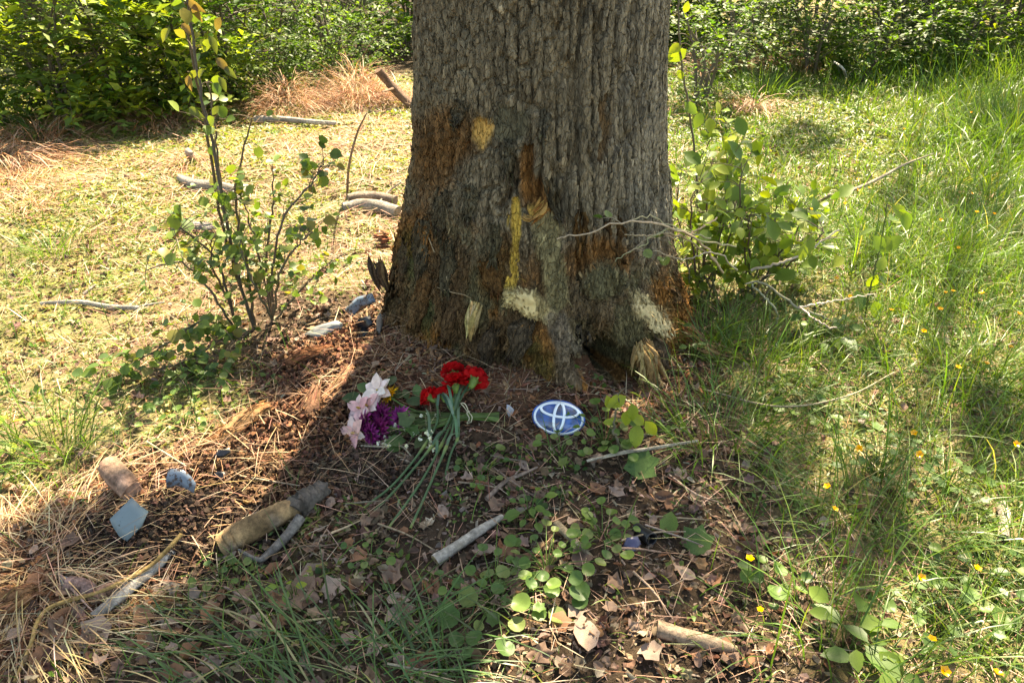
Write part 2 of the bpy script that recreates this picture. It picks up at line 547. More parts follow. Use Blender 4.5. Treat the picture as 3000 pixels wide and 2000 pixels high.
mu = zone_mulch(V[:, 0], V[:, 1])[:, None]
la = zone_lawn(V[:, 0], V[:, 1])[:, None]
pk = sstep(.0, .35, fbm(V[:, 0] * 1.1 + 3, V[:, 1] * 1.1, 92, 3) + .25 * sstep(-2.6, -.9, V[:, 0]) * sstep(.2, -.4, V[:, 0]))[:, None]
n1 = fbm(V[:, 0] * 9, V[:, 1] * 9, 64, 4)[:, None]
soil = np.array([0.062, 0.042, 0.028]) * (1 + 0.5 * n1)
red = np.array([0.13, 0.062, 0.036]) * (1 + 0.6 * n1)
green = np.array([0.185, 0.155, 0.072]) * (1 + 0.4 * n1)
C = soil * (1 - mu) + red * mu
green = green * (1 - .7 * pk) + np.array([0.21, 0.125, 0.082]) * (1 + .5 * n1) * .7 * pk
la = la * (1 - .9 * mu)
C = C * (1 - la) + green * la
M_SOIL = matte_mat('soil', rough=0.95, spec=0.1, scale=55.0, lo=0.55, hi=1.45, bump=1.0, bscale=130.0, bdist=0.01, detail=8.0)
a = Acc(); a.add(V, F, C)
g = link('ground', a.mesh('ground', smooth=True), M_SOIL)
props(g, 'bare soil and turf of the clearing around the big tree', 'ground', kind='structure')

# ------------------------------------------------------------------ the big damaged tree
oak = thing('old_tree', (TX, TY, 0), 'massive old tree with furrowed grey bark and a gouged, splintered foot', 'tree')

zr = np.concatenate([np.linspace(-0.15, 1.22, 410), 1.22 + np.linspace(0, 1, 46)[1:] ** 1.6 * 7.4])
ph = np.concatenate([np.linspace(-180, -108, 40, endpoint=False), np.linspace(-108, 108, 460, endpoint=False), np.linspace(108, 180, 40, endpoint=False)])
PH, ZZ = np.meshgrid(ph, zr)
U = np.radians(PH) * 0.43
rt_z = [-0.2, 0.0, 0.08, 0.218, 0.35, 0.478, 0.60, 0.71, 0.9, 1.12, 2.0, 4.0, 9.0]
rt_r = [0.56, 0.525, 0.515, 0.490, 0.470, 0.446, 0.425, 0.408, 0.390, 0.376, 0.355, 0.33, 0.22]
def bump_ang(c, w):
    d = (PH - c + 180) % 360 - 180
    return np.exp(-(d / w) ** 2)
def trunk_r():
    r = np.interp(ZZ, rt_z, rt_r)
    low = np.exp(-np.clip(ZZ, 0, 9) / 0.16)
    r = r + 0.10 * low * bump_ang(88, 16)                      # root to the right
    r = r + 0.055 * np.exp(-np.clip(ZZ - .02, 0, 9) / 0.34) * bump_ang(-88, 26)   # flare to the left
    r = r + 0.11 * np.exp(-np.clip(ZZ, 0, 9) / 0.13) * bump_ang(11, 7.5)          # gnarled root toward the camera
    r = r + 0.05 * np.exp(-((ZZ - 0.22) / 0.07) ** 2) * bump_ang(8, 12)
    r = r + 0.05 * low * bump_ang(-40, 14) + 0.06 * low * bump_ang(52, 10)
    r = r + 0.012 * np.sin(np.radians(PH) * 5 + 1.0) * np.exp(-np.clip(ZZ, 0, 9) / 0.5)
    return r
r0 = trunk_r()
def trunk_pos(r):
    return np.stack([TX + r * np.sin(np.radians(PH)), TY - r * np.cos(np.radians(PH)), ZZ], -1)
PX, PY = pixel(trunk_pos(r0))
front = np.abs(PH) < 100
PX = np.where(front, PX, -9999)
wob = 14 * fbm(U * 30, ZZ * 16, 71, 3); wob2 = 14 * fbm(U * 30 + 50, ZZ * 16, 72, 3)
WX, WY = PX + wob + 7 * fbm(U * 160, ZZ * 30, 171, 2), PY + wob2 + 10 * fbm(U * 170, ZZ * 9, 172, 3)      # ragged along the grain

def blob(cx, cy, rx, ry, soft=0.35):
    d = np.hypot((WX - cx) / rx, (WY - cy) / ry)
    return 1 - sstep(1 - soft, 1 + soft * 0.4, d)
def strip(pts, soft=0.3):
    """mask along a polyline of (x, y, half width)"""
    m = np.zeros_like(WX)
    for (x0, y0, w0), (x1, y1, w1) in zip(pts[:-1], pts[1:]):
        L = (x1 - x0) ** 2 + (y1 - y0) ** 2
        t = np.clip(((WX - x0) * (x1 - x0) + (WY - y0) * (y1 - y0)) / L, 0, 1)
        d = np.hypot(WX - x0 - t * (x1 - x0), WY - y0 - t * (y1 - y0)) / (w0 + (w1 - w0) * t)
        m = np.maximum(m, 1 - sstep(1 - soft, 1 + soft * 0.5, d))
    return m

# bark relief: braided vertical ridges, plates across them, fine flakes
lowness = 1 - sstep(0.30, 0.56, ZZ + 0.10 * fbm(U * 5, ZZ * 4, 73, 3) + 0.09 * sstep(-10, 45, PH) - 0.10 * sstep(0, -50, PH))
uw = U + 0.012 * fbm(U * 9, ZZ * 4, 74, 3) + 0.004 * fbm(U * 40, ZZ * 30, 75, 2)
rightness = sstep(-14, 16, PH + 10 * vnoise(U * 6, ZZ * 3, 70))
wv = 0.6 * vnoise(U * 20, ZZ * 2, 76)
f1, f2, cid = voronoi(uw / 0.046, ZZ / 0.48 + wv * .6, 77)
e1 = sstep(0.03, 0.24, f2 - f1)
l1, l2, cidl = voronoi(uw / 0.040 + 7, ZZ / 0.095 + wv, 177)
e1l = sstep(0.02, 0.20, l2 - l1)
rn = np.abs(fbm(uw * 20, ZZ * 2.2, 78, 2))
e1b = sstep(0.02, 0.11, rn)
g1, g2, cid2 = voronoi(uw / 0.020 + 3.1, ZZ / 0.050, 79)
e2 = sstep(0.02, 0.16, g2 - g1)
h1, h2, cid3 = voronoi(uw / 0.010, ZZ / 0.020, 80)
e3 = sstep(0.0, 0.2, h2 - h1)
fine = fbm(U * 120, ZZ * 70, 81, 3)
ridge = np.minimum(e1, 0.15 + 0.85 * e1b)
round_ = np.clip(1 - f1 / 0.8, 0, 1)
disp_r = 0.030 * (ridge - 1) + 0.008 * round_ + 0.004 * (cid - 0.5) + 0.0035 * (e2 - 1) * 0.7
disp_l = 0.013 * (e1l - 1) + 0.012 * (0.15 + 0.85 * e1b - 1) + 0.007 * (cidl - 0.5) + 0.0035 * (e2 - 1) + 0.003 * (cid2 - .5)
disp = disp_r * rightness + disp_l * (1 - rightness) + 0.0012 * (e3 - 1) + 0.0022 * fine + 0.004 * fbm(U * 14, ZZ * 10, 90, 3)
# torn, weathered fibre around the foot
fib = fbm(uw * 70, ZZ * 9, 82, 4)
lump = fbm(U * 11, ZZ * 8, 83, 4)
flake = voronoi(uw / 0.016, ZZ / 0.04, 84)
slabs = voronoi(uw / 0.055 + 0.5 * lump, ZZ / 0.12 + 0.4 * fib, 184)
torn = 0.024 * lump + 0.014 * fib + 0.022 * (slabs[2] - .5) * sstep(0, .12, slabs[1] - slabs[0]) + 0.006 * (sstep(0, 0.35, flake[1] - flake[0]) - 1) + 0.004 * (flake[2] - .5) - 0.006
disp = disp * (1 - lowness) + torn * lowness

# colours
def L(c): return np.array(c, float)
bark = L([0.235, 0.185, 0.118])[None, None] * (0.80 + 0.30 * cid2 + 0.22 * (cidl - 0.5) + 0.20 * fine)[..., None]
grey_lit = sstep(5, 60, PH)[..., None]  # greyer bark to the right, with grazing sunlight painted in as a lighter tone
bark = bark * (1 - grey_lit) + (L([0.295, 0.248, 0.182])[None, None] * (0.80 + 0.35 * cid2 + 0.2 * fine)[..., None]) * grey_lit
brown = L([0.135, 0.080, 0.037])[None, None] * (0.75 + 0.5 * flake[2] + 0.4 * fib)[..., None]
orange = L([0.31, 0.135, 0.036])[None, None] * (0.85 + 0.5 * fib + 0.3 * fine)[..., None]
olive = L([0.185, 0.150, 0.074])[None, None] * (0.85 + 0.5 * fib)[..., None]
moss = L([0.085, 0.105, 0.032])
CC = bark
def blend(C, new, m):
    m = np.clip(m, 0, 1)[..., None]
    return C * (1 - m) + new * m
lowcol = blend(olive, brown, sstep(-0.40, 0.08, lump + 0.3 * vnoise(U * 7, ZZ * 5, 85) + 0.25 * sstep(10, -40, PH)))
lowcol = blend(lowcol, orange, 0.85 * sstep(0.0, 0.32, fbm(U * 9 + 4, ZZ * 7, 86, 4)))
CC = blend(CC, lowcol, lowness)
CC = blend(CC, moss[None, None] * (1 + 0.4 * fine)[..., None], 0.55 * sstep(0.30, 0.55, fbm(U * 6 + 9, ZZ * 5, 87, 4)) * (1 - sstep(0.35, 0.75, ZZ)))

# measured wounds
w = blob(1300, 400, 135, 95, 0.5) + blob(1260, 500, 80, 90, 0.5)
CC = blend(CC, blend(brown, orange, 0.45 + 0.4 * lump), 0.85 * w); disp = disp - 0.010 * np.clip(w, 0, 1) + 0.006 * w * fib
w = blob(1490, 365, 58, 62, 0.25)
CC = blend(CC, L([0.130, 0.115, 0.070])[None, None] * (0.9 + 0.4 * fib)[..., None], 0.9 * w); disp = disp * (1 - 0.85 * w) - 0.010 * w + 0.002 * w * fib
w = blob(1412, 388, 34, 52, 0.35)
CC = blend(CC, L([0.70, 0.41, 0.12])[None, None] * (1 + 0.18 * fib)[..., None], w); disp = disp * (1 - 0.9 * w) - 0.016 * w
w = strip([(1780, 280, 12), (1772, 340, 20), (1768, 470, 16)])
CC = blend(CC, L([0.19, 0.115, 0.055])[None, None] * (1 + 0.25 * fib)[..., None], 0.85 * w); disp = disp * (1 - 0.85 * w) - 0.014 * w
w = strip([(1545, 440, 14), (1535, 500, 24), (1560, 560, 40), (1600, 610, 46)], 0.5)
CC = blend(CC, orange, 0.9 * w); disp = disp - 0.016 * w
w = strip([(1505, 470, 10), (1500, 560, 16), (1470, 600, 10)], 0.4)
disp = disp - 0.020 * w; CC = blend(CC, brown * 0.8, 0.6 * w)
w = strip([(1600, 650, 42), (1620, 760, 40), (1630, 880, 38)], 0.45)
CC = blend(CC, L([0.29, 0.24, 0.12])[None, None] * (0.9 + 0.6 * fib)[..., None], 0.9 * w); disp = disp * (1 - 0.7 * w) + 0.006 * w * fib + 0.010 * w
w = strip([(1470, 720, 42), (1440, 830, 60)], 0.5)
CC = blend(CC, L([0.15, 0.075, 0.022])[None, None] * (0.9 + 0.5 * fib)[..., None], 0.8 * w)
w = strip([(1510, 600, 17), (1512, 700, 15), (1507, 790, 14), (1490, 850, 12)], 0.3)
CC = blend(CC, L([0.72, 0.46, 0.09])[None, None] * (1 + 0.25 * fib)[..., None], w); disp = disp * (1 - 0.9 * w) - 0.014 * w
w = blob(1567, 622, 24, 15, 0.3)
CC = blend(CC, L([0.64, 0.38, 0.09])[None, None] * (1 + 0.2 * fib)[..., None], w); disp = disp * (1 - 0.8 * w) + 0.004 * w
w = strip([(1505, 868, 26), (1548, 882, 38), (1598, 915, 30)], 0.22)
CC = blend(CC, L([0.52, 0.39, 0.18])[None, None] * (1 + 0.15 * fib + 0.1 * fine)[..., None], w); disp = disp * (1 - 0.9 * w) + 0.012 * w
w = strip([(1875, 880, 26), (1905, 915, 36), (1950, 955, 30), (1968, 985, 16)], 0.35)
CC = blend(CC, L([0.54, 0.42, 0.23])[None, None] * (1 + 0.15 * fib + 0.2 * fine)[..., None], w * (0.75 + 0.25 * sstep(-0.1, 0.1, fine))); disp = disp * (1 - 0.8 * w)
ring = blob(1760, 770, 110, 90, 0.4) - blob(1765, 830, 75, 62, 0.3)
CC = blend(CC, orange, 0.8 * np.clip(ring, 0, 1))
w = blob(1765, 822, 74, 62, 0.4)
CC = blend(CC, L([0.18, 0.155, 0.08])[None, None] * (0.9 + 0.5 * fib)[..., None], 0.9 * w); disp = disp + 0.022 * w * (1 - 0.3 * np.abs(fib))
w = strip([(1690, 740, 7), (1695, 830, 8), (1720, 880, 7), (1800, 868, 7), (1838, 800, 6)], 0.5)
disp = disp - 0.022 * w
w = blob(1960, 850, 60, 60, 0.6) + blob(1990, 980, 50, 80, 0.6) + strip([(2010, 1000, 40), (2080, 1060, 40)], 0.5)
CC = blend(CC, orange * 1.15, 0.8 * np.clip(w, 0, 1))
w = strip([(1868, 560, 26), (1880, 640, 34), (1905, 740, 24)], 0.6)
CC = blend(CC, L([0.22, 0.195, 0.15])[None, None] * (0.8 + 0.6 * fib)[..., None], 0.7 * w)
w = strip([(1620, 930, 34), (1660, 1000, 36), (1665, 1080, 40), (1640, 1160, 44)], 0.4)
CC = blend(CC, L([0.21, 0.160, 0.108])[None, None] * (0.8 + 0.5 * flake[2] + 0.4 * fine)[..., None], 0.85 * w)
# hollow between the roots
hol = blob(1772, 1072, 92, 66, 0.4)
disp = disp - 0.42 * np.clip(hol, 0, 1) ** 1.5
w = strip([(1745, 985, 50), (1760, 1030, 60)], 0.6)
disp = disp - 0.03 * w; CC = blend(CC, brown * 0.9, 0.6 * w)
hol2 = blob(1145, 880, 16, 60, 0.6) + blob(1380, 990, 26, 26, 0.6)
disp = disp - 0.03 * np.clip(hol2, 0, 1)
disp = np.where(np.abs(PH) > 150, disp * 0.6, disp)

VV = trunk_pos(r0 + disp).reshape(-1, 3)
nz_, np_ = PH.shape
idx = np.arange(nz_ * np_).reshape(nz_, np_)
nxt = np.roll(idx, -1, axis=1)
q = np.stack([idx[:-1], nxt[:-1], nxt[1:], idx[1:]], -1).reshape(-1, 4)
F = np.concatenate([q[:, [0, 1, 2]], q[:, [0, 2, 3]]])
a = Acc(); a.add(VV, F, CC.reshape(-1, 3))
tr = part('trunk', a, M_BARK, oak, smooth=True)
tr['label'] = 'broad furrowed trunk with pale gouges and orange rotten wood near its foot'

# loose bark flakes and torn fibres on the trunk's surface
Nn = np.cross(np.gradient(VV.reshape(nz_, np_, 3), axis=1), np.gradient(VV.reshape(nz_, np_, 3), axis=0))
Nn = unit(Nn); Nn = np.where((np.sum(Nn[..., :2] * (VV.reshape(nz_, np_, 3)[..., :2] - [TX, TY]), -1) < 0)[..., None], -Nn, Nn)
Nr = unit(np.stack([np.sin(np.radians(PH)), -np.cos(np.radians(PH)), 0.05 + 0 * PH], -1))
def pick(n, wgt):
    w_ = (wgt * (np.abs(PH) < 104) * (ZZ > 0.02) * (ZZ < 1.22)).ravel()
    return rng.choice(len(w_), n, p=w_ / w_.sum())
ac = Acc()
i = pick(2000, (1 - lowness) * (e2 > .6) * (disp > -.012)); n = len(i)
dd = unit(np.stack([rng.normal(size=n) * .18, rng.normal(size=n) * .18, np.ones(n)], 1))
ac.inst(CHIP, VV[i] + Nr.reshape(-1, 3)[i] * -.001, frames(dd, Nr.reshape(-1, 3)[i] + rng.normal(size=(n, 3)) * .22), np.stack([rng.uniform(.005, .014, n), rng.uniform(.012, .036, n), np.full(n, .008)], 1), CC.reshape(-1, 3)[i] * np.exp(rng.normal(size=(n, 1)) * .16))
part('bark_flakes', ac, M_BARK, oak, kind='stuff')
ac = Acc()
i = pick(4200, lowness * (disp > -.06)); n = len(i)
dd = unit(np.stack([rng.normal(size=n) * .35, rng.normal(size=n) * .35, -np.ones(n)], 1) + .25 * Nr.reshape(-1, 3)[i])
ac.inst(CHIP, VV[i], frames(dd, Nr.reshape(-1, 3)[i] + rng.normal(size=(n, 3)) * .4), np.stack([rng.uniform(.003, .012, n), rng.uniform(.012, .05, n), np.full(n, .010)], 1), CC.reshape(-1, 3)[i] * np.exp(rng.normal(size=(n, 1)) * .25))
i = pick(1500, lowness * (disp > -.06)); n = len(i)
blades(ac, VV[i], rng.uniform(.015, .06, n), rng.uniform(.8, 1.5, n), rng.uniform(.001, .003, n), CC.reshape(-1, 3)[i] * 1.2, 3, .5, base=.6, az=np.radians(PH.ravel()[i] - 90) + rng.normal(size=n) * .7)
part('torn_fibres', ac, M_BARK, oak, kind='stuff')

# limbs and crown of the big tree, out of sight above, shading the ground beneath
def up_sun(px, py, t):
    return at(px, py) + SUN_DIR * t
OAK_LEAF = (0.075, 0.125, 0.03)
crown = Acc()
limbs = []
shade_spots = [(2240, 1030, 7.6, .30), (2000, 1290, 7.0, .28), (2880, 1230, 8.0, .20), (2820, 600, 8.6, .30), (2950, 380, 9.0, .45),
               (1880, 1560, 6.9, .26), (150, 1900, 7.0, .22), (300, 1650, 7.0, .20), (820, 1120, 7.2, .18), (2350, 420, 9.0, .28), (2200, 1470, 7.4, .20), (2750, 230, 9.6, .45)]
extra = [(TX + math.cos(a_) * r_, TY + 1.0 + math.sin(a_) * r_, z_, s_) for a_, r_, z_, s_ in
         [(rng.uniform(-0.6, 3.7), rng.uniform(2.5, 5.0), rng.uniform(7.5, 11), rng.uniform(.6, 1.1)) for k in range(60)]]
extra = [e for e in extra if (e[1] - SUN_DIR[1] / SUN_DIR[2] * e[2] < 0.0 or abs(e[0] - SUN_DIR[0] / SUN_DIR[2] * e[2]) > 4.5)][:16]
tips = [(up_sun(px, py, t), s_) for px, py, t, s_ in shade_spots] + [(np.array(e[:3]), e[3]) for e in extra]
for k, (c, s_) in enumerate(tips):
    n = int(420 * (s_ / 0.4) ** 1.6)
    cl = rng.normal(size=(max(4, n // 26), 3)) * np.array([.55, .55, .35]) * s_
    p = c + cl[rng.integers(0, len(cl), n)] + rng.normal(size=(n, 3)) * 0.10 * s_ / 0.4
    crown.inst(LEAF5, p, frames(rand_dirs(n, -0.2), rand_dirs(n, 1.2)), rng.uniform(.08, .13, n), mixcols([OAK_LEAF, (.11, .16, .035)], [1, 1], n))
main_z = [4.2, 4.8, 5.4, 6.0, 6.6, 7.2]
for k, (c, s_) in enumerate(tips):
    zz = min(main_z[k % 6], c[2] - 0.6)
    st = np.array([TX, TY, zz])
    mid = st * 0.45 + c * 0.55 + np.array([0, 0, 0.35]) + rng.normal(size=3) * 0.12
    ac = Acc(); tube(ac, spline([st, st * .8 + mid * .2 + [0, 0, .1], mid, c], 14), [0.05, 0.03, 0.02, 0.006], (.17, .145, .11), 6, 0.2, k)
    part('branch', ac, M_TWIG, oak, True)
part('crown', crown, M_SHRUB, oak, kind='stuff')

# ------------------------------------------------------------------ shrubs at the edge of the clearing, young trees behind
def shrub(name, base, hgt, wid, cols, weights, leaf, nleaf, label, group, cat='shrub', nst=4, seed=0, T=LEAF5, low=0.05, cl=34, droop=-0.1):
    t = thing(name, base, label, cat, group)
    base = np.asarray(base, float)
    ends = []
    for k in range(nst):
        a_ = 2 * math.pi * (k + rng.uniform(0, .6)) / nst
        rr = wid * rng.uniform(.25, .75)
        e = base + np.array([math.cos(a_) * rr, math.sin(a_) * rr, hgt * rng.uniform(.75, 1.0)])
        m = base + (e - base) * 0.5 + np.array([-math.cos(a_), -math.sin(a_), 0]) * rr * .18 + rng.normal(size=3) * .04
        P = spline([base + [math.cos(a_) * .04, math.sin(a_) * .04, -0.03], m, e], 10)
        ac = Acc(); tube(ac, P, [.016 * hgt ** .5, .011, .004], (.12, .10, .075), 5, .15, seed + k)
        for b in range(7):
            i = rng.integers(2, 9); q = P[i]
            d = unit(np.array([rng.normal(), rng.normal(), rng.uniform(-.1, .9)])) * wid * rng.uniform(.3, .6)
            Q = spline([q, q + d * .5 + [0, 0, .03], q + d], 5)
            tube(ac, Q, [.006, .002], (.12, .10, .075), 4, caps=False)
            ends.append(Q[-1]); ends.append(Q[2])
        ends += [P[6], P[9]]
        part('stem', ac, M_TWIG, t, True)
    ends = np.array(ends)
    # leaves sit in two rows along many arching sprays
    per = 13; ns = nleaf // per
    zf = rng.uniform(0.0, 1, ns) ** 1.35
    a_ = rng.uniform(0, 2 * np.pi, ns)
    lump_ = 1 + .38 * np.sin(a_ * 3 + seed) * np.sin(zf * 7 + seed * 1.7)               # uneven outline with bays
    rr = np.sqrt(rng.uniform(.08, .8, ns)) * (1 - .4 * np.abs(zf - .45) / .55) * lump_
    st = base + np.stack([np.cos(a_) * rr * wid, np.sin(a_) * rr * wid, zf * hgt + .03], 1)
    keep_ = fbm(st[:, 0] * 2.3 + seed, st[:, 2] * 2.9 + st[:, 1], 500, 2) > -.30          # gaps
    st = st[keep_]; a_ = a_[keep_]; ns = len(st)
    dr = unit(np.stack([np.cos(a_), np.sin(a_), rng.uniform(-.1, 1.1, ns)], 1) + rng.normal(size=(ns, 3)) * .55)
    Ls = rng.uniform(.14, .42, ns) * (wid / .8) ** .5 * (leaf / .055) ** .4
    tcol = mixcols(cols, weights, ns, .24, .06)
    P_, D_, N_, C_, S_ = [], [], [], [], []
    for k in range(per):
        u_ = (k + .6) / per
        q = st + dr * (Ls * u_)[:, None] + np.array([0, 0, -1.0]) * (Ls * u_ ** 2 * .35)[:, None]
        sd = unit(np.cross(dr, [0, 0, 1.0])) * (1 if k % 2 else -1)
        P_.append(q + rng.normal(size=(ns, 3)) * .008); D_.append(unit(dr * .7 + sd * .8 + rng.normal(size=(ns, 3)) * .25 + [0, 0, droop]))
        N_.append(unit(rng.normal(size=(ns, 3)) * .35 + [0, 0, 1.0])); C_.append(tcol * np.exp(rng.normal(size=(ns, 1)) * .14) * (.9 + .3 * u_)); S_.append(leaf * np.exp(rng.normal(size=ns) * .22) * (1.1 - .35 * u_))
    p = np.concatenate(P_); p[:, 2] = np.maximum(p[:, 2], H(p[:, 0], p[:, 1]) + .012)
    ac = Acc(); ac.inst(T, p, frames(np.concatenate(D_), np.concatenate(N_)), np.concatenate(S_), np.concatenate(C_))
    tw = Acc()
    for i in range(0, ns, 3):
        tube(tw, [st[i], st[i] + dr[i] * Ls[i] * .55 - [0, 0, Ls[i] * .1], st[i] + dr[i] * Ls[i] - [0, 0, Ls[i] * .35]], [.003, .001], (.13, .105, .075), 3, caps=False)
    part('twigs', tw, M_TWIG, t, kind='stuff')
    part('foliage', ac, M_SHRUB, t, kind='stuff')
    return t

DK = (.055, .105, .02); MD = (.10, .165, .03); YG = (.25, .31, .045); GY = (.11, .145, .055)
G_SH = 'shrubs along the far edge of the clearing'
front_shrubs = [
    (-40, 392, 1.6, .62, [MD, GY, DK], [2, 2, 1], .042, 3800, 'greyish green twiggy shrub beside the reddish dry grass at the clearing edge'),
    (150, 378, 1.8, .60, [MD, GY, YG], [2, 1, 1.6], .052, 3800, 'bushy shrub with mid green leaves above brown dry grass'),
    (330, 352, 1.9, .66, [MD, YG, DK], [1.6, 3, .7], .068, 3600, 'shrub with broad sunlit leaves in front of a dark tree trunk'),
    (505, 330, 1.8, .58, [MD, YG, DK], [1.6, 2.6, .7], .062, 3600, 'leafy shrub behind the tall thin sapling stems'),
    (640, 315, 1.7, .55, [DK, MD], [2, 1], .040, 3600, 'dark green shrub shading a hollow behind the sapling'),
    (800, 268, 1.7, .66, [MD, DK, (.09, .15, .035)], [1, 1, 1], .030, 5200, 'fine-leaved green shrub behind the mounded dry grass'),
    (960, 245, 1.6, .60, [MD, (.09, .15, .035)], [1, 1], .028, 4600, 'small-leaved shrub nearest the gap beside the trunk'),
    (2065, 325, 1.1, .42, [MD, DK], [1, 1], .030, 3000, 'small dark shrub half hidden behind the right side of the trunk'),
    (2190, 235, 1.6, .55, [MD, GY], [1, 1], .032, 3600, 'grey-green shrub above a tuft of reddish dry grass'),
    (2400, 235, 1.3, .55, [DK, MD], [2, 1], .036, 4000, 'dark rounded shrub over brown dead grass at its foot'),
    (2580, 232, 1.6, .70, [DK, MD], [1, 1.4], .040, 4400, 'mid green shrub behind the arching green sedge'),
    (2780, 226, 1.5, .66, [DK, MD, YG], [2, 1, .4], .040, 4200, 'dark drooping shrub leaning over tall sedge'),
    (2960, 210, 1.6, .7, [MD, YG], [1, 1.2], .042, 3800, 'yellow-green shrub above the tallest grass'),
]
for k, (px, py, hh, ww, cs, ws, lf, n, lab) in enumerate(front_shrubs):
    b = at(px, py); b[1] += 0.20; b[2] = H(b[0], b[1])
    shrub('shrub', b, hh * .66, ww * 1.2, cs, ws, lf * 1.3, int(n * 1.05), lab, G_SH, seed=k * 7)
G_B = 'taller shrubs in the second row'
for k in range(17):
    x = -7.8 + k * .98 + rng.uniform(-.25, .25)
    y = 8.3 + rng.uniform(-.5, 1.4)
    if -1.5 < x < -0.6:
        y += 1.2
    shrub('tall_shrub', (x, y, float(H(x, y))), rng.uniform(1.3, 1.75), rng.uniform(.85, 1.15), [DK, MD, YG], [2, 1.5, .35 if x > -2 else 2.2], 0.080, 4600,
          'tall dark leafy shrub in the thicket behind the clearing edge', G_B, seed=200 + k, T=LEAF2)
for k in range(15):
    x = -9.5 + k * 1.35 + rng.uniform(-.3, .3); y = 11.2 + rng.uniform(-.5, .8)
    shrub('thicket_shrub', (x, y, float(H(x, y))), rng.uniform(2.0, 2.6), 1.2, [DK, MD], [2, 1], .10, 2600, 'deep green shrub in the shade of the forest', 'shrubs deep in the thicket', seed=300 + k, T=LEAF2)
# young forest trees behind
FT = [(-5.2, 7.9, .075, 'slim dark tree trunk rising among broad-leaved shrubs', False), (-4.45, 7.4, .11, 'thick dark tree trunk standing behind the sunlit shrub', False),
      (-3.3, 9.8, .07, 'thin brown tree trunk behind the sapling and shrubs', False), (-9.5, 15.4, .12, 'forest tree with high crown in the thicket', True), (-3.4, 15.6, .13, 'forest tree with high crown in the thicket', True), (0.2, 14.6, .12, 'forest tree with high crown in the thicket', True),
      (3.4, 14.0, .14, 'forest tree with high crown in the thicket', True), (6.4, 13.4, .12, 'forest tree with high crown in the thicket', True), (9.4, 13.0, .13, 'forest tree with high crown in the thicket', True), (-13, 15.0, .13, 'forest tree with high crown in the thicket', True), (12.5, 12.0, .12, 'forest tree with high crown in the thicket', True)]
for k, (x, y, r_, lab, grp) in enumerate(FT):
    z = float(H(x, y))
    t = thing('forest_tree', (x, y, z), lab, 'tree', 'trees of the thicket' if grp else None)
    P = spline([(x, y, z - .1), (x + .1, y, z + 2.5), (x + rng.uniform(-.4, .4), y, z + 6)], 16)
    ac = Acc(); tube(ac, P, [r_ * 1.3, r_, r_ * .8, r_ * .4], (.085, .068, .05), 9, .12, k)
    part('trunk', ac, M_BARK, t, True)
    n = 4200 if grp else 500
    cl = rng.normal(size=(40, 3)) * np.array([1.5, 1.2, 1.0]) + np.array([x, y, z + (5.2 if grp else 6.2)])
    p = cl[rng.integers(0, 40, n)] + rng.normal(size=(n, 3)) * .28
    ac = Acc(); ac.inst(LEAF5, p, frames(rand_dirs(n, -.2), rand_dirs(n, 1.2)), rng.uniform(.09, .15, n), mixcols([DK, MD], [1, 1], n))
    part('crown', ac, M_SHRUB, t, kind='stuff')

# ------------------------------------------------------------------ scatter helpers
def seen(p, mx=330, my=120):
    px, py = pixel(p)
    edge = np.maximum(-px, px - 3000)                         # thinner beyond the photograph's sides
    keep = (edge < mx) | ((edge < 1300) & (rng.random(len(p)) < .45))
    return keep & (py > -my) & (py < 2000 + 300) & (p[:, 1] > .55)

def scatter(n, x0, x1, y0, y1, dens=None, bias=0.0):
    """points on the ground, kept where dens allows; bias thins with distance"""
    x = rng.uniform(x0, x1, n); y = rng.uniform(y0, y1, n)
    k = np.ones(n, bool)
    if dens is not None:
        k &= rng.random(n) < dens(x, y)
    if bias:
        k &= rng.random(n) < np.clip((1.6 / np.maximum(y, .3)) ** bias, 0, 1)
    x, y = x[k], y[k]
    p = np.stack([x, y, H(x, y)], 1)
    p = p[seen(p)]
    r = np.hypot(p[:, 0] - TX, p[:, 1] - TY)
    return p[r > 0.50]

CLEAR = [(at(px, py), r_) for px, py, r_ in [(1090, 1215, .13), (1200, 1225, .15), (1300, 1200, .13), (1400, 1225, .10), (1250, 1330, .10), (1180, 1430, .10), (1632, 1230, .10), (1560, 1180, .10), (640, 1400, .12), (520, 1480, .16), (400, 1500, .13)]]
def open_ground(p):
    k = np.ones(len(p), bool)
    for c, r_ in CLEAR:
        k &= np.hypot(p[:, 0] - c[0], p[:, 1] - c[1]) > r_
    return p[k]

def tuft_template(nl, seed, rad=.6, rise=.35, T=LEAF2, wid=1.0):
    r = np.random.default_rng(seed); ac = Acc()
    a_ = np.linspace(0, 2 * np.pi, nl, endpoint=False) + r.uniform(-.3, .3, nl)
    d = np.stack([np.cos(a_), np.sin(a_), r.uniform(-.1, .6, nl)], 1)
    p = d * rad * r.uniform(.1, .8, (nl, 1)); p[:, 2] = r.uniform(.1, 1, nl) * rise
    nn = unit(np.stack([r.normal(size=nl) * .4, r.normal(size=nl) * .4, np.ones(nl)], 1))
    ac.inst(T, p, frames(d, nn), r.uniform(.4, .7, nl) * wid, np.ones((nl, 3)))
    return np.concatenate(ac.V), np.concatenate(ac.F)

def yaw(n, tilt=.2):
    return frames(flat_dirs(n, tilt), unit(np.stack([rng.normal(size=n) * tilt, rng.normal(size=n) * tilt, np.ones(n)], 1)))

